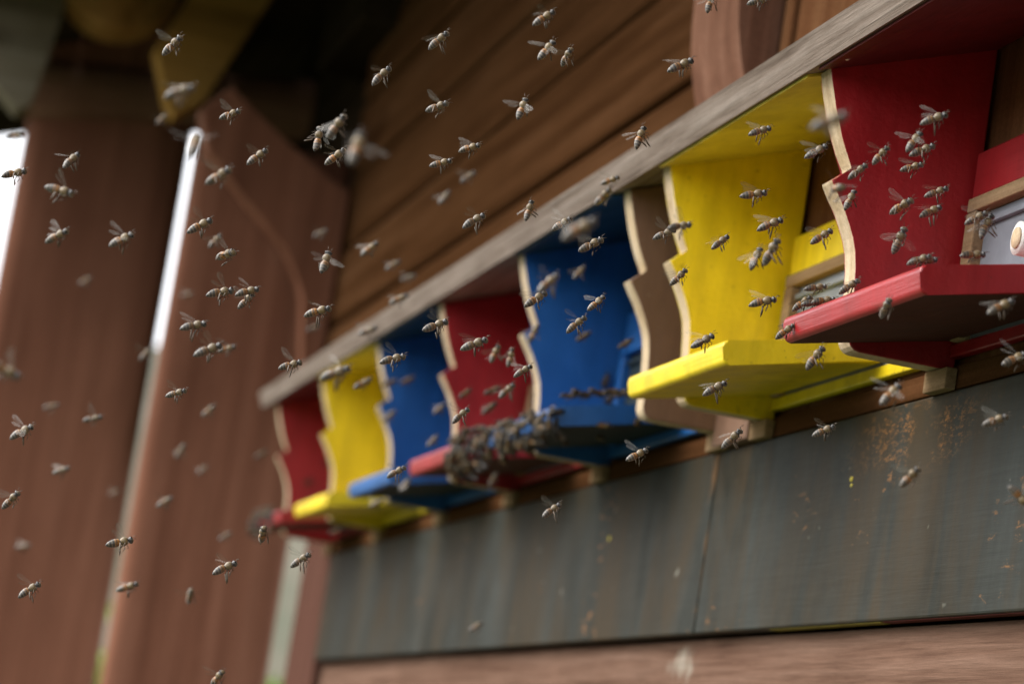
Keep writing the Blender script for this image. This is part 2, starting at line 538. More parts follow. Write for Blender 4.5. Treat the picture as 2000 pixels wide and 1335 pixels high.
# ------------------------------------------------------------------ hive fronts
FRONT = [(-.1050, 1.7040), (-.1035, 1.6980), (-.1010, 1.6895), (-.0985, 1.6815), (-.0960, 1.6745), (-.0925, 1.6655), (-.0885, 1.6570), (-.0838, 1.6490),
         (-.0832, 1.6472), (-.0945, 1.6384), (-.0940, 1.6370), (-.0900, 1.6310), (-.0850, 1.6235), (-.0805, 1.6150), (-.0770, 1.6075), (-.0745, 1.6000), (-.0728, 1.5900),
         (-.0718, 1.5780), (-.0712, 1.5650), (-.0712, 1.5500), (-.0706, 1.5465), (-.0690, 1.5438), (-.0668, 1.5420), (-.0635, 1.5412)]
PROFILE = FRONT + [(-0.004, 1.5412), (-0.004, under(-0.004) - 0.001)]
TH = 0.019

def side_panel(parent, xn, mat, label=None):
    pts = [(y, min(zc, under(y) - 0.0006)) for y, zc in PROFILE]
    o = prism('side_board', pts, xn - TH, xn, [mat, M['ply']], parent, 0.0008, 1)
    box('support_block', xn - TH, xn + 0.016, -0.0150, -0.0078, 1.5275, 1.5405, M['trim'], parent, 0.001)
    return o

def landing_board(parent, x0, x1, mat):
    u = Vector((0, -0.979, -0.2013))
    n = Vector((0, -0.2013, 0.979))
    o0 = Vector((0, -0.0092, 1.5580))
    L, T = 0.1025, 0.0156
    bm = bmesh.new()
    r = 0.0040
    sec = [(0, 0), (0, T)] + [(L - r + r * math.sin(q), T - r + r * math.cos(q)) for q in [i * math.pi / 12 for i in range(7)]] \
        + [(L - r + r * math.cos(q), r - r * math.sin(q)) for q in [i * math.pi / 12 for i in range(7)]]
    A = [bm.verts.new(o0 + Vector((x0, 0, 0)) + u * a + n * b) for a, b in sec]
    B = [bm.verts.new(o0 + Vector((x1, 0, 0)) + u * a + n * b) for a, b in sec]
    k_ = len(sec)
    ca, cb_ = bm.faces.new(A), bm.faces.new(B)
    for i in range(k_):
        bm.faces.new((A[i], A[(i + 1) % k_], B[(i + 1) % k_], B[i]))
    bmesh.ops.bevel(bm, geom=list(set(ca.edges) | set(cb_.edges)), offset=0.0016, segments=3, profile=0.5, affect='EDGES')
    bmesh.ops.recalc_face_normals(bm, faces=bm.faces[:])
    for fc in bm.faces:
        fc.normal_update()
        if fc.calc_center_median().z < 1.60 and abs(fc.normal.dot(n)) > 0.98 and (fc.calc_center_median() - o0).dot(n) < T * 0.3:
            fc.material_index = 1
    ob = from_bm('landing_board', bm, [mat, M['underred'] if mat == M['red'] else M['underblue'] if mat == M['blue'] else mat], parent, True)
    wn_ = ob.modifiers.new('even_normals', 'WEIGHTED_NORMAL')
    wn_.weight = 100
    return ob

#        colour   near face of its side board, far face of the next one, landing board colour, canopy lining colour, label
HIVES = [
    ('red', -1.6306, -1.29, 'red', 'red', 'nearest hive front with large dark red side board and red landing board'),
    ('yellow', -1.9640, -1.6505, 'yellow', 'yellow', 'hive front with large bright yellow side board and yellow landing board beside the nearest red'),
    ('blue', -2.3950, -2.0860, 'blue', 'blue', 'blue hive front whose landing board is covered by a clump of bees'),
    ('red', -2.7170, -2.4150, 'red', None, 'red hive front between the two blue side boards, with pinkish landing board edge'),
    ('blue', -3.0320, -2.7370, 'blue', 'blue', 'blurred blue hive front between the far yellow and middle red ones'),
    ('yellow', -3.3780, -3.0520, 'yellow', 'yellow', 'blurred far yellow hive front next to the last red one'),
    ('red', -3.7040, -3.3980, 'red', 'red', 'farthest red hive front at the end of the row by the log post'),
]
for colr, xn, xf, lb, lin, lab in HIVES:
    h = thing('hive_front', lab, 'hive', group='coloured hive fronts in a row')
    mt = M[colr]
    jm, pm = (M['blue'], M['underblue']) if colr == 'blue' else (M['trim'], M['metal'])
    side_panel(h, xn, mt)
    lbo = landing_board(h, xn + (0.030 if xn < -3.6 else 0.0006), xn + 0.218, mt)
    box('front_board', xn + 0.006, xf - 0.001, -0.010, -0.0025, 1.6425, 1.6705, mt, h, 0.001)
    box('entrance_lintel', xn + 0.007, xf - 0.001, -0.0125, -0.0025, 1.6335, 1.6420, jm, h, 0.001)
    box('entrance_jamb', xn + 0.007, xn + 0.022, -0.0125, -0.0025, 1.5565, 1.6330, jm, h, 0.001)
    pl = box('entrance_plate', xn + 0.0225, xf - 0.0015, -0.0060, -0.0025, 1.5565, 1.6330, pm, h, 0.0004)
    box('plate_lip', xn + 0.0235, xf - 0.0025, -0.0095, -0.0062, 1.6240, 1.6275, pm, pl, 0.0004)
    box('bottom_strip', xn + 0.0006, xf - 0.0006, -0.0088, -0.0025, 1.5480, 1.5562, mt, h, 0.0010)
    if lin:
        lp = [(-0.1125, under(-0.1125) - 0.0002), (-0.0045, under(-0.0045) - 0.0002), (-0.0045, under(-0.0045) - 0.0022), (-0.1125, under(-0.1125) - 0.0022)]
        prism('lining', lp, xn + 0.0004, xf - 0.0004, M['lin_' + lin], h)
hb = thing('brown_end_board', 'flat brown side board between the middle blue and large yellow hive fronts', 'side board')
side_panel(hb, -2.0662, M['brownp'])
box('bottom_strip', -2.0655, -1.984, -0.0165, -0.0025, 1.5290, 1.5560, M['brownp'], hb, 0.0012)

kn = thing('entrance_knob', 'round white knob with bare wood end on the grey entrance plate', 'knob')
kx, ky, kz = -1.5095, -0.024, 1.5990
cyl('stem', (kx, -0.0062, kz), (kx, ky, kz), 0.0098, 0.0095, M['white'], kn, 24, 2)
cyl('wood_end', (kx, ky - 0.0002, kz), (kx, ky - 0.0012, kz), 0.0062, 0.0058, M['ply'], kn, 24, 1)

# ------------------------------------------------------------------ log posts, brace and roof timbers
def post(cx, cy, h, half, turn, seed):
    rng = random.Random(seed)
    ph = [(rng.uniform(0, 6.28), rng.uniform(2, 9), rng.randint(1, 3)) for _ in range(5)]
    bm = bmesh.new()
    R = []
    for i in range(41):
        u = i / 40
        ring = []
        for k in range(96):
            a = 2 * math.pi * k / 96
            r = half * (abs(math.cos(a)) ** 11 + abs(math.sin(a)) ** 11) ** (-1 / 11) * (1.01 - 0.02 * u)
            r *= 1 + 0.003 * sum(math.sin(f0 + fu * u * 3 + fk * a) for f0, fu, fk in ph) / 2
            ring.append(bm.verts.new((cx + r * math.cos(a + turn), cy + r * math.sin(a + turn), h * u)))
        R.append(ring)
    for i in range(40):
        for k in range(96):
            bm.faces.new((R[i][k], R[i][(k + 1) % 96], R[i + 1][(k + 1) % 96], R[i + 1][k]))
    bm.faces.new(R[0])
    bm.faces.new(R[-1])
    return from_bm('log_post', bm, M['post'], None, True)
cyl_post = post(-4.2550, -0.0960, 2.115, 0.1138, rad(-7), 4)
tag(cyl_post, 'reddish brown log post between the bright slit and the hive row', 'post', 'log posts at the far end')
p2 = post(-5.017, -0.2860, 2.46, 0.1376, rad(-4), 9)
tag(p2, 'leftmost reddish brown log post with white sky beside it', 'post', 'log posts at the far end')

br = prism('knee_brace', [(-.2313, 2.13), (-.1931, 2.1726), (-.1175, 2.1178), (-.0466, 2.0692), (-.0035, 2.06), (-.0035, 1.75), (-.0225, 1.75), (-.0305, 1.8035), (-.0450, 1.90), (-.0518, 1.9276), (-.0800, 1.962), (-.2126, 2.0759)], -4.115, -4.065, M['post'], None, 0.006)
tag(br, 'dark brown knee brace board angling down right of the log post', 'brace')

roof = thing('roof', 'dark wooden roof overhang with rafters and log purlin above the posts', 'roof')
# deck boards run along the house; the deck falls outwards
ys = [0.76 - 0.125 * i for i in range(12)]
for a, b in zip(ys[:-1], ys[1:]):
    za, zb = 2.50 + a * 0.33, 2.50 + b * 0.33
    prism('deck_board', [(a - .002, za), (b + .002, zb), (b + .002, zb + .022), (a - .002, za + .022)], -5.7, 1.2, M['deck'], roof, 0.002)
prism('rafter', [(-.1458, 2.42), (-.1458, 2.3397), (-.2175, 2.167), (-.2567, 2.1359), (-.272, 2.1593), (-.2993, 2.2296), (-.2606, 2.3145), (-.245, 2.40)], -4.23, -4.17, M['rafter'], roof, 0.003)
prism('rafter_tail', [(-.5605, 2.31), (-.4246, 2.345), (-.4246, 2.3255), (-.4353, 2.2358), (-.4465, 2.1584), (-.4535, 2.1467), (-.4676, 2.1406), (-.4947, 2.1639), (-.5605, 2.22)], -4.44, -4.37, M['fascia'], roof, 0.003)
cyl('tie_beam', (-4.90, -0.44, 2.285), (-4.90, 0.2, 2.37), 0.050, 0.052, M['beam'], roof, 28, 8, 0.01)
cyl('purlin', (-4.30, -0.352, 2.372), (-4.42, -0.352, 2.372), 0.094, 0.094, M['purlin'], roof, 32, 4, 0.01)
box('wall_plate', -4.30, -3.93, -0.05, 0.09, 2.27, 2.44, M['deck'], roof, 0.004)

shrub('yellow green spring shrub seen through the slit beside the log post', (-14.6, 0.81), [(-14.6, 0.81, 1.90, .05, 60), (-14.6, 0.81, 1.58, .13, 300), (-14.6, 0.81, 1.2, .28, 500)])
shrub('green shrub seen through the narrow gap at the wall end', (-13.2, 1.434), [(-13.2, 1.434, 1.56, .11, 260), (-13.2, 1.434, 1.2, .25, 400)])

# ------------------------------------------------------------------ honey bees
def bee_body_mat(name='bee_hair_and_bands', tone=0.9):
    mt, nt, bs = new_mat(name)
    tc = N(nt, 'ShaderNodeTexCoord')
    sp = N(nt, 'ShaderNodeSeparateXYZ')
    nt.links.new(tc.outputs['Object'], sp.inputs[0])
    mr = N(nt, 'ShaderNodeMapRange')
    mr.inputs[1].default_value = -0.0070
    mr.inputs[2].default_value = 0.0061
    nt.links.new(sp.outputs['X'], mr.inputs[0])
    dk, gr, og, tan, hd = (0.028, 0.020, 0.015), (0.155, 0.125, 0.085), (0.40, 0.165, 0.028), (0.19, 0.125, 0.045), (0.035, 0.03, 0.026)
    st = [(0.0, dk), (0.06, dk), (0.09, gr), (0.115, gr), (0.14, dk), (0.18, dk), (0.205, gr), (0.235, gr), (0.26, dk), (0.29, dk), (0.315, gr),
          (0.345, og), (0.39, dk), (0.42, og), (0.49, og), (0.515, dk), (0.55, tan), (0.66, tan), (0.76, tan), (0.80, hd), (0.90, hd), (1.0, tan)]
    r = ramp(nt, st)
    nt.links.new(mr.outputs[0], r.inputs[0])
    st2 = [(p, tuple(x * 0.75 + 0.02 for x in ((0.22, 0.12, 0.04) if c == og else c))) for p, c in st]
    r2 = ramp(nt, st2)
    nt.links.new(mr.outputs[0], r2.inputs[0])
    oi = N(nt, 'ShaderNodeObjectInfo')
    c = mixc(nt, oi.outputs['Random'], r.outputs[0], r2.outputs[0])
    n1 = noise(nt, coords(nt, (1, 1, 1)), 1400, 2, 0.6)
    rn = ramp(nt, [(0.3, (0.6, 0.6, 0.6)), (0.7, (1.35, 1.35, 1.35))])
    nt.links.new(n1, rn.inputs[0])
    c = mixc(nt, 0.8, c, rn.outputs[0], 'MULTIPLY')
    c = mixc(nt, 1.0, c, (tone, tone, tone), 'MULTIPLY')
    nt.links.new(c, bs.inputs['Base Color'])
    bs.inputs['Roughness'].default_value = 0.42
    bs.inputs['Specular IOR Level'].default_value = 0.6 if tone > 0.6 else 0.2
    bs.inputs['Sheen Weight'].default_value = 0.2 if tone > 0.6 else 0.0
    bs.inputs['Sheen Roughness'].default_value = 0.5
    bump(nt, bs, n1, 0.5, 0.0003)
    return mt

def wing_mat():
    mt, nt, bs = new_mat('bee_wing_membrane')
    bs.inputs['Base Color'].default_value = (0.45, 0.43, 0.39, 1)
    bs.inputs['Roughness'].default_value = 0.3
    n1 = noise(nt, coords(nt, (1, 0.35, 1)), 900, 3, 0.6)
    rn = ramp(nt, [(0.35, (0.07,) * 3), (0.65, (0.26,) * 3)])
    nt.links.new(n1, rn.inputs[0])
    nt.links.new(rn.outputs[0], bs.inputs['Alpha'])
    return mt
def folded_wing_mat():
    mt, nt, bs = new_mat('bee_folded_wing')
    n1 = noise(nt, coords(nt, (1, 0.35, 1)), 900, 3, 0.6)
    rn = ramp(nt, [(0.3, (0.04, 0.032, 0.022)), (0.7, (0.09, 0.075, 0.055))])
    nt.links.new(n1, rn.inputs[0])
    nt.links.new(rn.outputs[0], bs.inputs['Base Color'])
    bs.inputs['Roughness'].default_value = 0.35
    bs.inputs['Alpha'].default_value = 0.22
    bs.inputs['Specular IOR Level'].default_value = 0.1
    return mt
M['fwing'] = folded_wing_mat()
M['bee'] = bee_body_mat()
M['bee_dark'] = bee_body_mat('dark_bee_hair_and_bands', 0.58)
M['wing'] = wing_mat()
M['beeleg'] = simple('bee_leg', (0.075, 0.050, 0.030), 0.5)
M['eye'] = simple('bee_eye', (0.012, 0.010, 0.010), 0.2)

def tube(bm, pts, rads, mi, seg=5):
    R = []
    for i, p in enumerate(pts):
        p = Vector(p)
        d = (Vector(pts[min(i + 1, len(pts) - 1)]) - Vector(pts[max(i - 1, 0)])).normalized()
        s = d.orthogonal().normalized()
        t_ = d.cross(s)
        R.append([bm.verts.new(p + (s * math.cos(6.2832 * k / seg) + t_ * math.sin(6.2832 * k / seg)) * rads[i]) for k in range(seg)])
    fs = []
    for i in range(len(R) - 1):
        for k in range(seg):
            fs.append(bm.faces.new((R[i][k], R[i][(k + 1) % seg], R[i + 1][(k + 1) % seg], R[i + 1][k])))
    fs.append(bm.faces.new(R[0][::-1]))
    fs.append(bm.faces.new(R[-1]))
    for f in fs:
        f.material_index = mi
        f.smooth = True

def bee_mesh(name, dangle, curl, seed, mat='bee'):
    rng = random.Random(seed)
    bm = bmesh.new()
    st = [(-7.0, .15), (-6.7, .50), (-6.1, .98), (-5.5, 1.38), (-5.3, 1.36), (-4.6, 1.70), (-4.4, 1.68), (-3.6, 1.92), (-3.3, 1.88), (-2.5, 2.02), (-2.2, 1.97), (-1.4, 1.88),
          (-.8, 1.62), (-.35, 1.28), (0, 1.25), (.35, 1.55), (.9, 1.92), (1.7, 2.14), (2.5, 2.06), (3.1, 1.78), (3.55, 1.35), (3.8, 1.05), (4.0, 1.10), (4.25, 1.5), (4.7, 1.74), (5.2, 1.68), (5.65, 1.25), (5.95, .75), (6.1, .3)]
    seg = 14
    R = []
    for x, r in st:
        zc = -curl * (x + .3) ** 2 if x < -.3 else (-0.05 * (x - 3.2) ** 2 * (1 if x > 3.2 else 0))
        ky, kz = 1.0, 0.94
        if x > 3.9:
            ky, kz = 1.06, 0.92
        R.append([bm.verts.new(Vector((x, r * ky * math.cos(6.2832 * k / seg), zc + r * kz * math.sin(6.2832 * k / seg))) * 0.001) for k in range(seg)])
    for i in range(len(R) - 1):
        for k in range(seg):
            f = bm.faces.new((R[i][k], R[i][(k + 1) % seg], R[i + 1][(k + 1) % seg], R[i + 1][k]))
            f.smooth = True
    bm.faces.new(R[0][::-1])
    bm.faces.new(R[-1])
    mm = 0.001
    for s in (-1, 1):
        j = rng.uniform(-.4, .4)
        # fore, middle, hind legs: coxa, knee, shank, foot
        sets = [((2.6, .9, -1.4), (3.3, 1.9, -2.2), (2.6, 1.8, -3.0), (3.2, 1.7, -3.3), .17),
                ((1.5, 1.0, -1.6), (1.6, 2.2, -2.5), (.6, 2.0, -3.3 - .5 * dangle), (.1, 2.0, -3.9 - .6 * dangle), .20),
                ((.5, 1.0, -1.6), (-.8, 2.5, -2.1 - .4 * dangle), (-1.6 + j, 2.0, -3.9 - dangle), (-2.2 + j, 2.0, -5.2 - 1.3 * dangle), .34)]
        for a, b, c, d, r in sets:
            P = [Vector((q[0], q[1] * s, q[2])) * mm for q in (a, b, c, d)]
            tube(bm, P, [r * mm * 1.1, r * mm, r * mm * (1.25 if r > .3 else .8), r * mm * .5], 1)
        tube(bm, [Vector(q) * mm for q in ((5.7, .45 * s, .3), (6.4, .8 * s, 1.3), (7.9, 1.3 * s, .9))], [.12 * mm, .13 * mm, .1 * mm], 1, 4)
    bmesh.ops.recalc_face_normals(bm, faces=bm.faces[:])
    me = bpy.data.meshes.new(name)
    bm.to_mesh(me)
    bm.free()
    me.materials.append(M[mat])
    me.materials.append(M['beeleg'])
    return me

def wing_mesh(name, outline, camber, mat='wing'):
    bm = bmesh.new()
    c = bm.verts.new((0, 0, 0))
    vs = [bm.verts.new((x * .001, y * .001, camber * (y * .25) ** 2 * .001)) for x, y in outline]
    for i in range(len(vs) - 1):
        bm.faces.new((c, vs[i], vs[i + 1]))
    me = bpy.data.meshes.new(name)
    bm.to_mesh(me)
    bm.free()
    me.materials.append(M[mat])
    return me

# outlines lie in x (chord, forwards) and y (span)
FORE = [(.35, .2), (.75, 2.0), (1.0, 4.5), (1.05, 7.0), (.75, 8.6), (.1, 9.3), (-.9, 8.9), (-1.8, 7.6), (-2.1, 6.0), (-1.6, 4.0), (-.9, 2.0), (-.3, .3)]
HIND = [(.1, .2), (.3, 2.0), (.3, 4.5), (0, 6.0), (-.8, 6.5), (-1.6, 5.6), (-1.9, 4.0), (-1.5, 2.0), (-.5, .4)]
WM = {}
for s in (-1, 1):
    WM['fore', s] = wing_mesh('forewing', [(x, y * s) for x, y in FORE], -.12)
    WM['hind', s] = wing_mesh('hindwing', [(x, y * s) for x, y in HIND], -.1)
    WM['fore_f', s] = wing_mesh('forewing_folded', [(x, y * s) for x, y in FORE], -.12, 'fwing')
    WM['hind_f', s] = wing_mesh('hindwing_folded', [(x, y * s) for x, y in HIND], -.1, 'fwing')
EYE = {}
for s in (-1, 1):
    bm = bmesh.new()
    bmesh.ops.create_icosphere(bm, subdivisions=2, radius=1.0)
    for v in bm.verts:
        v.co = Vector((v.co.x * .62 + 4.95, v.co.y * .42 + 1.42 * s, v.co.z * 1.0 + .05)) * .001
    me = bpy.data.meshes.new('eye')
    bm.to_mesh(me)
    bm.free()
    for p in me.polygons:
        p.use_smooth = True
    me.materials.append(M['eye'])
    EYE[s] = me
BODY = [bee_mesh('bee_body', d, c, i) for i, (d, c) in enumerate(((0, .010), (1.0, .022), (.4, .004), (1.6, .016)))]
FLAT = bee_mesh('bee_body_standing', -1.0, .015, 9)
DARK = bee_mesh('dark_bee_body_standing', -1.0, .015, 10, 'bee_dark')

def wing_matrix(pair, s, mode, rng):
    sweep, lift, twist = {'v': (18, 32, 25), 'b': (52, 48, 30), 'f': (74, 10, 4)}[mode]
    sweep += rng.uniform(-10, 10) + (14 if pair == 'hind' and mode != 'f' else 0)
    lift += rng.uniform(-14, 14) * (0.2 if mode == 'f' else 1)
    root = Vector((1.9 if pair == 'fore' else 1.0, 1.5 * s, 1.35)) * .001
    return (Matrix.Translation(root) @ Matrix.Rotation(rad(lift) * s, 4, 'X') @ Matrix.Rotation(rad(sweep) * s, 4, 'Z') @ Matrix.Rotation(rad(twist), 4, 'Y'))

def make_bee(pos, f, roll, scale, mode, seed, label, group, full=True, up=Vector((0, 0, 1))):
    rng = random.Random(seed)
    f = Vector(f).normalized()
    side = up.cross(f)
    if side.length < 0.15:
        side = Vector((0, 1, 0)).cross(f)
    side.normalize()
    u = f.cross(side)
    mt = Matrix((f, side, u)).transposed().to_4x4() @ Matrix.Rotation(rad(roll), 4, 'X') @ Matrix.Scale(scale * 1.12, 4)
    mt.translation = Vector(pos)
    o = bpy.data.objects.new('honey_bee', (FLAT if full else DARK) if mode == 'f' else rng.choice(BODY))
    COL.objects.link(o)
    o.matrix_world = mt
    tag(o, label, 'bee', group)
    for s in (-1, 1):
        for pair in ('fore', 'hind'):
            w = bpy.data.objects.new('wing', WM[pair + ('_f' if mode == 'f' else ''), s])
            COL.objects.link(w)
            w.parent = o
            w.matrix_local = wing_matrix(pair, s, mode, rng)
        if full:
            e = bpy.data.objects.new('eye', EYE[s])
            COL.objects.link(e)
            e.parent = o
    return o

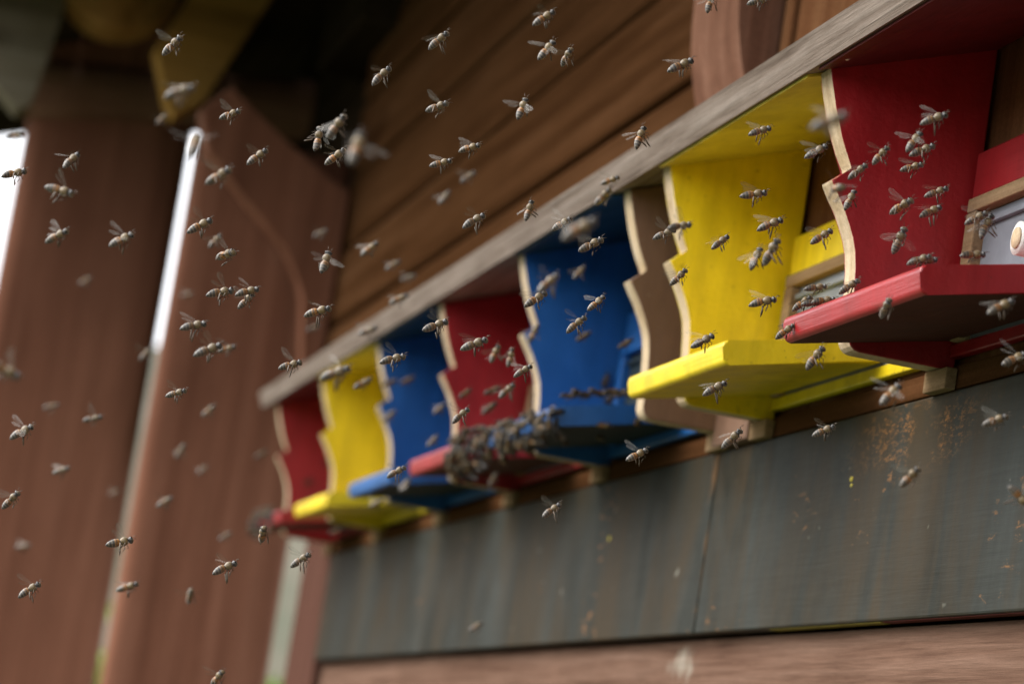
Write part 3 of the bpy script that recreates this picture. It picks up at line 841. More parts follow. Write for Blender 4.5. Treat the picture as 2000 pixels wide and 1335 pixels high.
# position, heading, roll, size, wings (v spread, b raised, f folded), focus tier, label
BEES = [
    (-1.5892, -0.4892, 1.6262, 0.302, 0.576, 0.759, -31, 1.02, 'v', 'm', 'softly blurred honey bee below the yellowish rafter, upper'),
    (-1.1982, -0.515, 1.5154, 0.448, 0.817, 0.363, 6, 0.95, 'b', 'n', 'large blurred honey bee below the yellowish rafter, lower'),
    (-2.4616, -0.4153, 1.7689, 0.453, 0.556, 0.696, 3, 0.87, 'b', 'f', 'small faint honey bee at the top end of the bright slit, upper'),
    (-1.6254, -0.4479, 1.603, 0.247, 0.841, 0.482, -38, 0.88, 'v', 's', 'honey bee below the knee brace, right of the slit top, upper'),
    (-1.1797, -0.5072, 1.4911, -0.677, 0.177, 0.715, -5, 1.06, 'v', 'n', 'large blurred honey bee at the top end of the bright slit, lower'),
    (-1.395, -0.4725, 1.5226, 0.424, 0.69, 0.587, -24, 1.01, 'v', 'm', 'softly blurred honey bee just right of the upper slit'),
    (-2.2924, -0.5375, 1.6967, -0.073, 0.932, 0.355, 10, 0.96, 'b', 'm', 'softly blurred honey bee against the white sky beside the left log post, upper'),
    (-1.7468, -0.5537, 1.5687, -0.088, 0.918, 0.386, -41, 1.07, 'b', 'm', 'softly blurred honey bee against the white sky beside the left log post, lower'),
    (-1.5396, -0.5343, 1.5436, -0.384, 0.563, 0.732, -17, 0.89, 'v', 'm', 'softly blurred honey bee before the top of the left log post, upper'),
    (-1.4431, -0.542, 1.5093, 0.364, 0.922, -0.127, -16, 1.06, 'v', 'm', 'softly blurred honey bee before the top of the left log post, lower'),
    (-1.5746, -0.3477, 1.6564, 0.387, 0.606, 0.695, 10, 1.01, 'b', 's', 'honey bee before the dark upper wall planks, topmost'),
    (-1.5648, -0.3774, 1.6279, 0.051, 0.619, 0.784, -10, 0.99, 'v', 's', 'honey bee before the dark upper wall planks, second down'),
    (-1.5404, -0.3483, 1.6116, 0.455, 0.792, 0.407, -39, 0.91, 'v', 's', 'honey bee before the dark upper wall planks, lowest'),
    (-1.5463, -0.4383, 1.5665, 0.099, 0.692, 0.715, -4, 0.94, 'v', 's', 'honey bee below the knee brace, right of the slit top, lower'),
    (-1.5572, -0.4065, 1.585, -0.051, -0.008, 0.999, 11, 0.97, 'v', 's', 'honey bee before the dark roof corner, second down'),
    (-1.4085, -0.4192, 1.5608, 0.3, 0.429, 0.852, 30, 1.03, 'b', 'm', 'softly blurred honey bee before the dark roof corner, topmost'),
    (-1.5756, -0.3929, 1.5812, 0.353, 0.642, 0.68, 10, 0.99, 'v', 's', 'honey bee before the dark roof corner, lowest'),
    (-1.1065, -0.4531, 1.4876, -0.335, 0.163, 0.928, 38, 1.04, 'v', 'n', 'large blurred honey bee before the dark roof corner, third down'),
    (-1.6159, -0.313, 1.61, 0.326, 0.868, 0.375, 48, 0.89, 'b', 's', 'honey bee before the mid wall planks over the far canopy, topmost'),
    (-1.6013, -0.3303, 1.5949, 0.252, 0.887, 0.388, 27, 0.9, 'b', 's', 'honey bee before the mid wall planks over the far canopy, second down'),
    (-2.2632, -0.1874, 1.731, 0.215, 0.724, 0.656, -41, 1.02, 'b', 'f', 'small faint honey bee before the mid wall planks over the far canopy, lowest'),
    (-2.2694, -0.2026, 1.7123, -0.17, 0.518, 0.838, 28, 1.0, 'b', 'f', 'small faint honey bee before the lowest plank joint, upper'),
    (-1.5814, -0.3107, 1.5628, -0.018, 0.788, 0.615, -15, 1.03, 'v', 's', 'honey bee before the lowest plank joint, lower'),
    (-1.4837, -0.3103, 1.6566, 0.153, 0.734, 0.662, 10, 0.97, 'v', 's', 'honey bee before the upper wall planks near the corbel, topmost'),
    (-1.5043, -0.3019, 1.6454, -0.016, 0.512, 0.859, 45, 0.97, 'v', 's', 'honey bee before the upper wall planks near the corbel, second down'),
    (-1.5593, -0.2786, 1.6586, 0.673, 0.2, 0.712, 18, 0.87, 'v', 's', 'honey bee before the upper wall planks near the corbel, lowest'),
    (-1.5265, -0.2224, 1.6587, 0.089, 0.825, 0.558, 16, 1.1, 'b', 's', 'honey bee left of the corbel bottom'),
    (-1.53, -0.3047, 1.6179, -0.106, 0.241, 0.965, 33, 0.93, 'v', 's', 'honey bee before the plank joint left of the corbel'),
    (-1.612, -0.2176, 1.6354, -0.1, 0.273, 0.957, -8, 1.02, 'v', 's', 'honey bee above the grey canopy edge near the yellow lining, upper'),
    (-1.8091, -0.1829, 1.6508, 0.478, 0.765, 0.431, -1, 0.9, 'b', 's', 'honey bee above the grey canopy edge near the yellow lining, lower'),
    (-1.859, -0.1742, 1.6505, 0.414, 0.501, 0.76, -39, 1.04, 'b', 'm', 'softly blurred honey bee at the canopy edge over the middle blue board, topmost'),
    (-1.6506, -0.2664, 1.5888, -0.118, 0.176, 0.977, -33, 0.92, 'v', 's', 'honey bee at the canopy edge over the middle blue board, second down'),
    (-1.5513, -0.2683, 1.5649, 0.273, 0.735, 0.621, 38, 0.88, 'v', 's', 'honey bee at the canopy edge over the middle blue board, third down'),
    (-1.1094, -0.3613, 1.4746, 0.24, 0.764, 0.599, 7, 1.07, 'b', 'n', 'large blurred honey bee at the canopy edge over the middle blue board, fourth down'),
    (-1.5206, -0.1744, 1.6307, 0.014, 0.896, 0.444, 37, 0.93, 'b', 's', 'honey bee before the yellow canopy lining'),
    (-1.563, -0.1601, 1.6051, 0.246, 0.925, 0.29, -11, 1.07, 'b', 's', 'honey bee before the upper large yellow side board'),
    (-1.4038, -0.2424, 1.5455, -0.081, 0.942, 0.324, -31, 0.9, 'v', 'm', 'softly blurred honey bee between the brown and large yellow side boards, topmost'),
    (-1.615, -0.1936, 1.5839, 0.363, 0.792, 0.49, -23, 0.98, 'v', 's', 'honey bee between the brown and large yellow side boards, second down'),
    (-1.6408, -0.181, 1.7301, -0.112, 0.209, 0.972, 11, 0.92, 'v', 'm', 'softly blurred honey bee before the reddish corbel, lower'),
    (-1.4939, -0.1932, 1.6942, 0.485, 0.8, 0.353, -5, 0.95, 'b', 'm', 'softly blurred honey bee before the reddish corbel, upper'),
    (-1.5709, -0.1254, 1.6385, 0.171, 0.776, 0.607, 46, 1.03, 'b', 's', 'honey bee at the upper plywood edge of the large red side board, lower'),
    (-1.0262, -0.2937, 1.516, 0.199, 0.849, 0.489, 14, 1.02, 'v', 'n', 'large blurred honey bee at the upper plywood edge of the large red side board, upper'),
    (-1.4332, -0.1081, 1.6346, 0.46, 0.79, 0.406, 40, 1.05, 'b', 's', 'honey bee before the upper right of the large red side board, topmost'),
    (-1.4277, -0.1194, 1.6191, -0.038, 0.513, 0.857, 31, 0.95, 'v', 's', 'honey bee before the upper right of the large red side board, second down'),
    (-1.4643, -0.1011, 1.6247, 0.267, 0.836, 0.479, -35, 1.01, 'v', 's', 'honey bee before the upper right of the large red side board, third down'),
    (-1.5037, -0.0916, 1.6243, 0.452, 0.822, 0.346, -39, 0.91, 'b', 's', 'honey bee before the upper right of the large red side board, lowest'),
    (-1.4418, -0.1314, 1.6118, 0.388, 0.495, 0.778, -13, 0.87, 'v', 's', 'honey bee by the notch of the large red side board, topmost'),
    (-1.4735, -0.1318, 1.6085, 0.488, 0.594, 0.64, -31, 0.88, 'b', 's', 'honey bee by the notch of the large red side board, second down'),
    (-1.3087, -0.1949, 1.5585, 0.995, 0.087, -0.044, -10, 0.87, 'v', 'm', 'softly blurred honey bee by the notch of the large red side board, third down'),
    (-1.4949, -0.127, 1.5976, -0.059, 0.364, 0.93, 13, 0.9, 'b', 's', 'honey bee by the notch of the large red side board, lowest'),
    (-1.4836, -0.083, 1.6087, 0.351, 0.814, 0.463, -12, 0.95, 'b', 's', 'honey bee before the middle of the large red side board, topmost'),
    (-1.4702, -0.106, 1.5942, 0.706, 0.515, 0.486, -33, 1.06, 'v', 's', 'honey bee before the middle of the large red side board, second down'),
    (-1.467, -0.0909, 1.5939, -0.092, 0.842, 0.532, -1, 0.98, 'b', 's', 'honey bee before the middle of the large red side board, lowest'),
    (-1.4432, -0.0739, 1.5899, 0.445, 0.724, 0.526, -35, 0.94, 'b', 's', 'honey bee by the grey entrance plate, upper'),
    (-1.4426, -0.0685, 1.5867, -0.08, 0.397, 0.914, -20, 1.06, 'b', 's', 'honey bee by the grey entrance plate, lower'),
    (-1.4726, -0.104, 1.5765, 0.344, 0.186, 0.92, -43, 1.09, 'v', 's', 'honey bee above the near corner of the red landing board'),
    (-1.5194, -0.1318, 1.5801, 0.193, 0.751, 0.632, -31, 0.99, 'b', 's', 'honey bee in the gap between yellow and large red side boards'),
    (-1.4136, -0.191, 1.5444, 0.435, 0.261, 0.862, 5, 1.09, 'b', 'm', 'softly blurred honey bee before the middle of the large yellow side board, third down'),
    (-1.4347, -0.1922, 1.5438, -0.057, 0.332, 0.942, 21, 0.92, 'b', 'm', 'softly blurred honey bee before the middle of the large yellow side board, lowest'),
    (-1.4035, -0.1304, 1.5258, 0.729, -0.002, 0.685, -10, 0.9, 'b', 's', 'honey bee before the underside of the red landing board, lower'),
    (-1.3159, -0.104, 1.5201, 0.047, 0.818, 0.574, 6, 1.05, 'b', 'm', 'softly blurred honey bee before the underside of the red landing board, upper'),
    (-1.4712, -0.1414, 1.5057, 0.287, 0.463, 0.839, -24, 1.05, 'b', 's', 'honey bee before the side of the large yellow landing board, upper'),
    (-1.3914, -0.0634, 1.5108, -0.087, 0.842, 0.532, 36, 1.05, 'v', 's', 'honey bee at the right edge under the red landing board'),
    (-1.3328, -0.1466, 1.4715, -0.158, 0.623, 0.766, 33, 1.04, 'v', 'm', 'softly blurred honey bee below the large yellow landing board'),
    (-1.5311, -0.1108, 1.4776, 0.366, 0.791, 0.49, 4, 0.95, 'v', 's', 'honey bee before the side of the large yellow landing board, lower'),
    (-1.3599, -0.0815, 1.4731, 0.475, 0.767, 0.432, -42, 0.93, 'b', 'm', 'softly blurred honey bee before the upper right of the dark board'),
    (-1.5497, -0.1499, 1.5443, 0.338, 0.889, 0.307, 21, 1.09, 'b', 's', 'honey bee before the lower large yellow side board'),
    (-1.5816, -0.1426, 1.5946, 0.239, 0.842, 0.483, 44, 1.1, 'b', 's', 'honey bee before the middle of the large yellow side board, topmost'),
    (-1.5893, -0.1679, 1.5803, -0.071, 0.699, 0.712, -10, 0.91, 'b', 's', 'honey bee before the middle of the large yellow side board, second down'),
    (-1.6159, -0.1815, 1.5612, 0.355, 0.534, 0.768, -26, 0.91, 'b', 's', 'honey bee between the brown and large yellow side boards, lowest'),
    (-1.6169, -0.1615, 1.5278, 0.136, 0.78, 0.61, 41, 1.06, 'b', 's', 'honey bee at the front edge of the large yellow landing board, upper'),
    (-1.5803, -0.1609, 1.4968, 0.222, 0.789, 0.574, 17, 1.05, 'b', 's', 'honey bee at the front edge of the large yellow landing board, lower'),
    (-1.6004, -0.1409, 1.4737, 0.434, 0.508, 0.744, 18, 1.08, 'b', 's', 'honey bee just below the brown side board'),
    (-1.6138, -0.1904, 1.4564, 0.04, 0.808, 0.588, 26, 0.97, 'v', 's', 'honey bee below the middle blue landing board'),
    (-1.4959, -0.5366, 1.4959, 0.394, 0.743, 0.54, 30, 0.94, 'v', 'm', 'softly blurred honey bee before the upper half of the left log post, topmost'),
    (-1.4885, -0.5052, 1.4992, 0.029, 0.808, 0.588, 47, 0.96, 'v', 'm', 'softly blurred honey bee before the upper half of the left log post, second down'),
    (-1.5969, -0.4566, 1.5331, -0.043, 0.788, 0.614, -7, 1.09, 'v', 's', 'honey bee between the bright slit and the knee brace, topmost'),
    (-2.0689, -0.3961, 1.6081, 0.062, 0.576, 0.815, -29, 0.89, 'b', 'm', 'softly blurred honey bee between the bright slit and the knee brace, second down'),
    (-1.5954, -0.44, 1.5199, 0.857, 0.482, 0.181, -31, 1.08, 'v', 's', 'honey bee between the bright slit and the knee brace, lowest'),
    (-1.5985, -0.4392, 1.4996, 0.013, 0.948, 0.318, -31, 1.06, 'v', 's', 'honey bee before the middle of the right log post, second down'),
    (-1.5753, -0.4276, 1.4993, -0.091, 0.918, 0.386, 17, 0.94, 'v', 's', 'honey bee before the middle of the right log post, topmost'),
    (-1.6352, -0.4202, 1.5035, 0.169, 0.576, 0.8, -33, 0.86, 'v', 's', 'honey bee before the middle of the right log post, lowest'),
    (-1.5346, -0.4571, 1.4698, -0.087, 0.931, 0.356, 17, 0.99, 'b', 'm', 'softly blurred honey bee before the right log post beside the slit middle, topmost'),
    (-1.4848, -0.4531, 1.452, -0.055, 0.862, 0.504, -4, 1.07, 'v', 's', 'honey bee before the right log post beside the slit middle, lowest'),
    (-2.0262, -0.3799, 1.5285, 0.008, 0.903, 0.429, -25, 0.92, 'b', 'm', 'softly blurred honey bee before the right log post beside the slit middle, second down'),
    (-2.3877, -0.4006, 1.5622, 0.316, 0.53, 0.787, -22, 1.0, 'v', 'f', 'small faint honey bee just left of the bright slit'),
    (-1.6898, -0.4436, 1.452, 0.344, 0.848, 0.403, -5, 0.89, 'v', 's', 'honey bee just right of where the slit darkens, upper'),
    (-1.1876, -0.5643, 1.3885, -0.142, 0.955, -0.261, -11, 0.97, 'v', 'n', 'large blurred honey bee before the middle of the left log post, topmost'),
    (-1.5616, -0.5325, 1.4022, 0.161, 0.798, 0.581, 41, 0.96, 'v', 'm', 'softly blurred honey bee before the middle of the left log post, lowest'),
    (-2.7114, -0.4465, 1.5414, -0.051, 0.921, 0.385, 3, 0.99, 'b', 'f', 'small faint honey bee before the middle of the left log post, second down'),
    (-2.103, -0.4551, 1.4728, 0.186, 0.925, 0.332, -43, 0.97, 'v', 'm', 'softly blurred honey bee before the middle of the left log post, third down'),
    (-2.5893, -0.3375, 1.5103, 0.353, 0.318, 0.88, -45, 1.05, 'b', 'f', 'small faint honey bee before the lower right log post, topmost'),
    (-2.4804, -0.332, 1.537, 0.39, 0.579, 0.716, 0, 1.03, 'v', 'f', 'small faint honey bee just right of where the slit darkens, lower'),
    (-2.9903, -0.4177, 1.7021, 0.176, 0.753, 0.634, -14, 0.98, 'b', 'f', 'small faint honey bee before the upper half of the left log post, lowest'),
    (-2.9682, -0.3168, 1.7045, 0.172, 0.893, 0.415, 30, 0.89, 'b', 'f', 'small faint honey bee before the middle of the right log post, third down'),
    (-2.5394, -0.2559, 1.7142, 0.174, 0.806, 0.565, -21, 0.93, 'b', 'f', 'small faint honey bee before the lower end of the knee brace, upper'),
    (-1.5443, -0.3934, 1.518, -0.327, 0.208, 0.922, 28, 0.98, 'v', 's', 'honey bee before the lower end of the knee brace, lower'),
    (-2.0443, -0.2907, 1.6198, 0.168, 0.658, 0.734, 27, 1.08, 'b', 'm', 'softly blurred honey bee before the wall just above the far canopy edge, topmost'),
    (-2.3335, -0.2231, 1.6627, 0.243, 0.742, 0.626, 13, 0.98, 'b', 'f', 'small faint honey bee before the wall just above the far canopy edge, second down'),
    (-2.5261, -0.1751, 1.6883, 0.198, 0.89, 0.412, 21, 0.97, 'b', 'f', 'small faint honey bee before the wall just above the far canopy edge, third down'),
    (-2.1408, -0.2472, 1.6047, 0.19, 0.814, 0.549, 0, 1.09, 'b', 'm', 'softly blurred honey bee before the wall just above the far canopy edge, lowest'),
    (-2.2465, -0.2488, 1.5933, 0.089, 0.862, 0.5, 38, 1.09, 'b', 'm', 'softly blurred honey bee before the dark top of the far blue board, second down'),
    (-1.6069, -0.3835, 1.5009, 0.343, 0.863, 0.371, 8, 1.09, 'v', 's', 'honey bee at the far end of the canopy edge, topmost'),
    (-2.6484, -0.2322, 1.6475, 0.003, 0.864, 0.504, -32, 0.89, 'b', 'f', 'small faint honey bee at the far end of the canopy edge, second down'),
    (-1.5942, -0.3953, 1.4671, 0.238, 0.89, 0.39, -38, 0.92, 'v', 's', 'honey bee at the far end of the canopy edge, lowest'),
    (-1.3241, -0.4126, 1.4307, 0.449, 0.794, 0.409, 19, 1.05, 'v', 'm', 'softly blurred honey bee before the far yellow side board, upper'),
    (-2.1542, -0.2616, 1.5398, -0.031, 0.808, 0.588, -30, 1.03, 'f', 'm', 'softly blurred honey bee before the far yellow side board, lower'),
    (-1.6785, -0.3255, 1.4931, 0.107, 0.921, 0.374, -31, 1.07, 'v', 's', 'honey bee before the dark top of the far blue board, lowest'),
    (-1.6123, -0.3165, 1.5064, -0.077, 0.86, 0.504, -24, 1.09, 'v', 's', 'honey bee before the dark top of the far blue board, topmost'),
    (-1.5697, -0.3017, 1.4938, 0.268, 0.836, 0.479, 1, 1.1, 'b', 's', 'honey bee before the upper middle red side board, topmost'),
    (-1.9356, -0.213, 1.5467, -0.038, 0.329, 0.944, -30, 0.96, 'b', 'm', 'softly blurred honey bee before the upper middle red side board, second down'),
    (-1.8851, -0.2128, 1.5386, 0.109, 0.064, 0.992, -13, 0.91, 'b', 'm', 'softly blurred honey bee before the upper middle red side board, third down'),
    (-1.6426, -0.2566, 1.4953, 0.314, 0.725, 0.613, 24, 0.86, 'b', 's', 'honey bee before the upper middle red side board, lowest'),
    (-2.2346, -0.1679, 1.558, 0.174, 0.682, 0.71, -3, 0.86, 'f', 'f', 'small faint honey bee before the lower middle red side board, third down'),
    (-2.2295, -0.1482, 1.5632, 0.306, 0.827, 0.472, 14, 0.98, 'f', 'f', 'small faint honey bee before the lower middle red side board, topmost'),
    (-2.2316, -0.1479, 1.5498, 0.453, 0.608, 0.652, 49, 1.05, 'f', 'f', 'small faint honey bee before the lower middle red side board, fourth down'),
    (-1.6732, -0.2821, 1.4676, -0.083, 0.675, 0.733, -35, 0.92, 'v', 's', 'honey bee before the lower middle red side board, lowest'),
    (-2.4355, -0.1471, 1.5688, 0.461, 0.526, 0.714, 29, 0.92, 'b', 'f', 'small faint honey bee before the lower middle red side board, fifth down'),
    (-2.5438, -0.1689, 1.5683, 0.414, 0.571, 0.709, -5, 1.08, 'b', 'f', 'small faint honey bee before the far blue side board, lowest'),
    (-2.3911, -0.1569, 1.5358, -0.0, 0.539, 0.842, -20, 0.9, 'b', 'f', 'small faint honey bee before the pink far red landing board edge'),
    (-2.6379, -0.1564, 1.6104, -0.046, 0.862, 0.504, 9, 1.03, 'f', 'f', 'small faint honey bee before the far blue side board, second down'),
    (-2.6828, -0.1327, 1.6215, 0.443, 0.735, 0.513, -40, 1.03, 'f', 'f', 'small faint honey bee before the far blue side board, topmost'),
    (-1.6254, -0.2327, 1.5713, 0.254, 0.782, 0.569, -38, 1.09, 'b', 's', 'honey bee at the canopy edge over the middle blue board, lowest'),
    (-1.5902, -0.2331, 1.5326, 0.123, 0.638, 0.76, 31, 0.88, 'v', 's', 'honey bee before the lower middle blue side board, topmost'),
    (-1.617, -0.2615, 1.5329, -0.007, 0.745, 0.667, -39, 1.07, 'b', 's', 'honey bee before the upper middle blue side board, lowest'),
    (-1.6133, -0.237, 1.5227, 0.233, 0.672, 0.703, -13, 0.99, 'v', 's', 'honey bee before the lower middle blue side board, second down'),
    (-1.2685, -0.3346, 1.4799, -0.057, 0.65, 0.758, -20, 0.89, 'v', 'n', 'large blurred honey bee before the upper middle blue side board, second down'),
    (-2.1079, -0.1237, 1.6446, 0.179, 0.546, 0.819, -22, 0.89, 'b', 'f', 'small faint honey bee before the upper middle blue side board, topmost'),
    (-2.1605, -0.1001, 1.607, 0.403, 0.698, 0.592, -40, 0.91, 'f', 'f', 'small faint honey bee before the lower middle blue side board, fourth down'),
    (-2.1208, -0.1476, 1.5955, 0.275, 0.305, 0.912, -16, 1.04, 'b', 'f', 'small faint honey bee before the lower middle blue side board, third down'),
    (-2.1059, -0.081, 1.5988, 0.331, 0.72, 0.61, 3, 0.9, 'f', 'f', 'small faint honey bee before the lower middle blue side board, lowest'),
    (-1.6579, -0.5262, 1.3736, 0.286, 0.552, 0.783, -43, 0.92, 'v', 's', 'honey bee before the lower part of the left log post, lower'),
    (-2.213, -0.4626, 1.4426, 0.481, 0.78, 0.4, 25, 0.99, 'b', 'f', 'small faint honey bee before the lower part of the left log post, upper'),
    (-1.6409, -0.5086, 1.3262, 0.06, 0.765, 0.641, -27, 0.97, 'v', 's', 'honey bee before the foot of the left log post, lowest'),
    (-1.6266, -0.4662, 1.3589, -0.064, 0.933, 0.355, -35, 1.06, 'v', 's', 'honey bee beside the lower end of the bright slit, lower'),
    (-1.9601, -0.4246, 1.3534, 0.247, 0.857, 0.452, 2, 1.06, 'b', 'm', 'softly blurred honey bee before the foot of the left log post, second down'),
    (-2.3977, -0.3638, 1.4486, 0.272, 0.735, 0.621, 3, 1.03, 'v', 'f', 'small faint honey bee before the lower right log post, lowest'),
    (-1.6548, -0.4038, 1.357, -0.085, 0.842, 0.532, -12, 1.06, 'v', 's', 'honey bee before the right log post, left of the greenish gap, second down'),
    (-2.1015, -0.3666, 1.3619, 0.716, -0.07, 0.695, 22, 1.01, 'v', 'm', 'softly blurred honey bee before the right log post, left of the greenish gap, lowest'),
    (-1.803, -0.3776, 1.3006, 0.603, 0.351, 0.716, -7, 0.94, 'v', 'm', 'softly blurred honey bee at the bottom edge before the right log post'),
    (-3.2085, -0.3324, 1.5159, 0.462, 0.675, 0.575, -33, 0.88, 'b', 'f', 'small faint honey bee beside the lower end of the bright slit, upper'),
    (-2.6883, -0.2736, 1.4517, 0.065, 0.765, 0.641, -21, 0.9, 'b', 'f', 'small faint honey bee before the right log post, left of the greenish gap, topmost'),
    (-2.934, -0.4342, 1.4263, 0.436, 0.853, 0.286, 35, 1.07, 'b', 'f', 'small faint honey bee before the foot of the left log post, topmost'),
    (-1.628, -0.3901, 1.3768, 0.798, -0.097, 0.595, 19, 0.93, 'v', 's', 'honey bee by the greenish gap under the far red board, upper'),
    (-1.704, -0.3549, 1.372, 0.357, 0.69, 0.63, -17, 0.97, 'v', 's', 'honey bee by the greenish gap under the far red board, lower'),
    (-1.7638, -0.2971, 1.4385, 0.406, 0.739, 0.537, -3, 0.92, 'v', 's', 'honey bee around the far blue landing board, topmost'),
    (-2.4494, -0.1628, 1.502, -0.092, 0.516, 0.851, 47, 0.99, 'b', 'f', 'small faint honey bee around the far blue landing board, second down'),
    (-2.555, -0.1656, 1.493, 0.357, 0.735, 0.577, 47, 0.93, 'b', 'f', 'small faint honey bee around the far blue landing board, lowest'),
    (-2.8621, -0.1457, 1.4877, 0.288, 0.871, 0.398, -45, 0.95, 'f', 'f', 'small faint honey bee below the far yellow landing board'),
    (-2.4318, -0.0929, 1.5182, 0.181, 0.326, 0.928, 3, 0.91, 'b', 'f', 'small faint honey bee below the middle red landing board, upper'),
    (-2.3512, -0.105, 1.3901, 0.207, 0.748, 0.63, -45, 0.92, 'v', 'f', 'small faint honey bee before the lower dark board'),
    (-1.6963, -0.2146, 1.4255, -0.044, 0.745, 0.666, -36, 0.96, 'v', 's', 'honey bee below the middle red landing board, lower'),
    (-1.3351, -0.1303, 1.4345, 0.454, 0.472, 0.755, -43, 0.93, 'v', 'm', 'softly blurred honey bee before the scraped orange patch of the dark board'),
    (-1.3055, -0.0861, 1.4306, 0.168, 0.732, -0.66, 11, 0.99, 'v', 's', 'honey bee at the right edge before the dark board'),
    (-3.0682, -0.2019, 1.5704, 0.059, 0.765, 0.641, 17, 1.03, 'f', 'f', 'small faint honey bee left of the far red side board'),
    (-3.0841, -0.2576, 1.5453, -0.027, 0.649, 0.76, -8, 0.94, 'b', 'f', 'small faint honey bee before the lower right log post, second down'),
    (-1.9365, -0.2005, 1.5239, -0.093, 0.65, 0.754, -31, 1.03, 'b', 'm', 'softly blurred honey bee before the lower middle red side board, second down'),
]

for i, (x, y, z, fx, fy, fz, roll, sc, mode, tier, lab) in enumerate(BEES):
    make_bee((x, y, z), (fx, fy, fz), roll, sc, mode, 100 + i, lab, 'honey bees in flight', tier in 'sm')

# bees walking on the red landing board (top plane falls outwards)
UPB = Vector((0, -0.2013, 0.979))
WALK = [
    ((-1.4340, -0.1050, 1.5600), (0.45, 0.55, 0.25), 0, 'honey bee hanging over the near corner of the red landing board'),
    ((-1.4420, -0.0990, 1.5622), (-0.1, 0.95, 0.2), 10, 'honey bee standing on the near corner of the red landing board'),
    ((-1.4250, -0.0800, 1.5662), (0.0, 0.97, 0.2), 0, 'honey bee on the red landing board just right of its near corner'),
    ((-1.5330, -0.1075, 1.5590), (0.5, 0.6, 0.55), -20, 'honey bee climbing the middle of the red landing board edge'),
    ((-1.5880, -0.1030, 1.5590), (0.2, 0.9, 0.25), 0, 'uppermost dark honey bee along the far half of the red landing board'),
    ((-1.6010, -0.1045, 1.5590), (0.2, 0.9, 0.2), 0, 'dark honey bee in line behind another on the red board tip'),
    ((-1.6080, -0.1090, 1.5590), (0.4, 0.6, 0.6), -15, 'honey bee with long visible legs on the tip of the red board'),
    ((-1.6130, -0.1150, 1.5420), (0.45, 0.62, 0.62), 10, 'softly blurred honey bee at the very tip of the red landing board'),
    ((-1.6450, -0.1020, 1.5540), (-0.5, -0.6, -0.5), 0, 'dark honey bee peeping round the far end of the red landing board'),
    ((-1.6460, -0.0900, 1.5770), (0.25, 0.92, 0.25), 0, 'dark honey bee above the red board tip, before the pale entrance'),
]
for i, (p, f, roll, lab) in enumerate(WALK):
    make_bee(p, f, roll, 0.97, 'f', 900 + i, lab, 'honey bees on the red landing board', True, UPB if i not in (3, 6, 7) else Vector((-0.3, -0.8, 0.5)))

# bees too deep in the two clumps to be told apart go into one joined mesh
MASS_V, MASS_F, MASS_M = [], [], []
def mass_bee(pos, f, scale, up):
    f = Vector(f).normalized()
    side = up.cross(f)
    if side.length < 0.05:
        return
    side.normalize()
    u = f.cross(side)
    mt = Matrix((f, side, u)).transposed().to_4x4() @ Matrix.Scale(scale * 1.12, 4)
    mt.translation = Vector(pos)
    b0 = len(MASS_V)
    MASS_V.extend((mt @ v.co)[:] for v in DARK.vertices)
    for p in DARK.polygons:
        MASS_F.append([b0 + k for k in p.vertices])
        MASS_M.append(p.material_index)

# dense clump on the front of the middle blue landing board
rng = random.Random(21)
for i in range(170):
    u_ = rng.random() ** 1.15
    x = -2.492 + 0.325 * u_
    thick = 0.024 * (1 - 0.45 * u_)
    a = rng.uniform(-1.4, 1.2)
    y = -0.104 - thick * math.cos(a) * (rng.uniform(.65, 1.1) if i < 86 else rng.uniform(.2, .8))
    z = 1.5405 + (thick + .002) * math.sin(a) * rng.uniform(.5, .95)
    out = Vector((rng.uniform(-.2, .4), -math.cos(a), math.sin(a) + .15)).normalized()
    f = Vector((rng.uniform(-1, 1), rng.uniform(-.4, .4), rng.uniform(-1, 1)))
    f -= out * f.dot(out)
    if i >= 86:
        mass_bee((x, y, z), f, .9, out)
        continue
    make_bee((x, y, z), f, rng.uniform(-15, 15), rng.uniform(.84, .96), 'f', 2000 + i, 'honey bee packed in the dense clump on the middle blue landing board', 'clump of bees on the blue landing board', False, out)
for i, (x, y, z) in enumerate([(-2.178, -.100, 1.563), (-2.176, -.088, 1.566), (-2.18, -.074, 1.570), (-2.182, -.064, 1.571), (-2.175, -.052, 1.573), (-2.181, -.040, 1.576), (-2.178, -.080, 1.574), (-2.176, -.030, 1.578), (-2.18, -.022, 1.580), (-2.179, -.094, 1.571), (-2.181, -.058, 1.580), (-2.177, -.046, 1.582), (-2.2, -.085, 1.569), (-2.21, -.060, 1.574), (-2.172, -.068, 1.577)]):
    make_bee((x, y, min(z, 1.5655 + (y + .10) * .2)), (rng.uniform(-1, 1), rng.uniform(-1, 1), .1), 0, .95, 'f', 2200 + i, 'honey bee standing in the row along the near side of the blue landing board', 'bees along the blue landing board side', False, UPB)
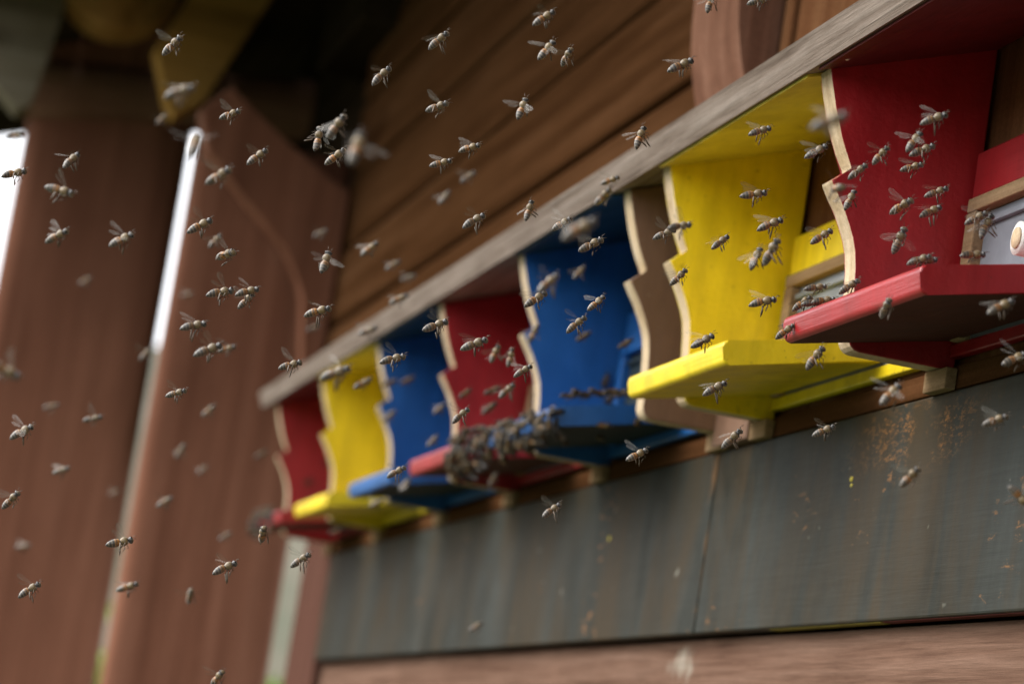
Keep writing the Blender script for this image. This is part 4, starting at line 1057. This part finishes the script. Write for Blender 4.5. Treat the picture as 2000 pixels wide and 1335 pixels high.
for i, (x, y, z) in enumerate([(-2.20, -.095, 1.533), (-2.25, -.080, 1.536), (-2.30, -.095, 1.533), (-2.176, -.070, 1.545), (-2.22, -.060, 1.541), (-2.174, -.045, 1.552)]):
    make_bee((x, y, z), (rng.uniform(-1, 1), rng.uniform(-1, 1), .1), 0, .95, 'f', 2300 + i, 'honey bee clinging below the middle blue landing board', 'bees below the blue landing board', False, -UPB)
# far red board: blurred clump and a few bees on its side board
for i in range(44):
    x = rng.uniform(-3.712, -3.52)
    a = rng.uniform(-1.3, 1.3)
    out = Vector((.2, -math.cos(a), math.sin(a)))
    f = Vector((rng.uniform(-1, 1), 0, rng.uniform(-1, 1)))
    if i >= 20:
        mass_bee((x, -0.104 - .010 * math.cos(a), 1.545 + .013 * math.sin(a)), f - out * f.dot(out), .92, out)
        continue
    make_bee((x, -0.104 - .013 * math.cos(a), 1.545 + .017 * math.sin(a)), f, 0, .95, 'f', 2700 + i, 'faint honey bee in the far clump on the last red landing board', 'far clump of bees on the last red landing board', False, out)
for i, (y, z, w) in enumerate([(-.030, 1.640, 'uppermost'), (-.052, 1.612, 'second'), (-.022, 1.592, 'third'), (-.045, 1.580, 'lowest')]):
    make_bee((-3.7010, y, z), (0.05, rng.uniform(-1, 1), rng.uniform(-.6, .9)), 0, .95, 'f', 2500 + i, w + ' of the faint dark bees sitting on the farthest red side board', 'bees on the farthest red side board', False, Vector((1, 0, 0)))
for i, (y, z, w) in enumerate([(-.020, 1.612, 'upper'), (-.012, 1.596, 'lower')]):
    make_bee((-2.391, y, z), (0.05, rng.uniform(-1, 1), rng.uniform(-.6, .9)), 0, .95, 'f', 2600 + i, w + ' dark bee sitting on the middle blue side board beside the brown one', 'bees on the middle blue side board', False, Vector((1, 0, 0)))
me = bpy.data.meshes.new('bee_mass')
me.from_pydata(MASS_V, [], MASS_F)
me.polygons.foreach_set('material_index', MASS_M)
me.polygons.foreach_set('use_smooth', [True] * len(MASS_F))
tag(link('bee_mass', me, [M['bee_dark'], M['beeleg']]), 'dark mass of bees deep inside the clumps on the landing boards', 'bees', kind='stuff')
bpy.context.view_layer.update()
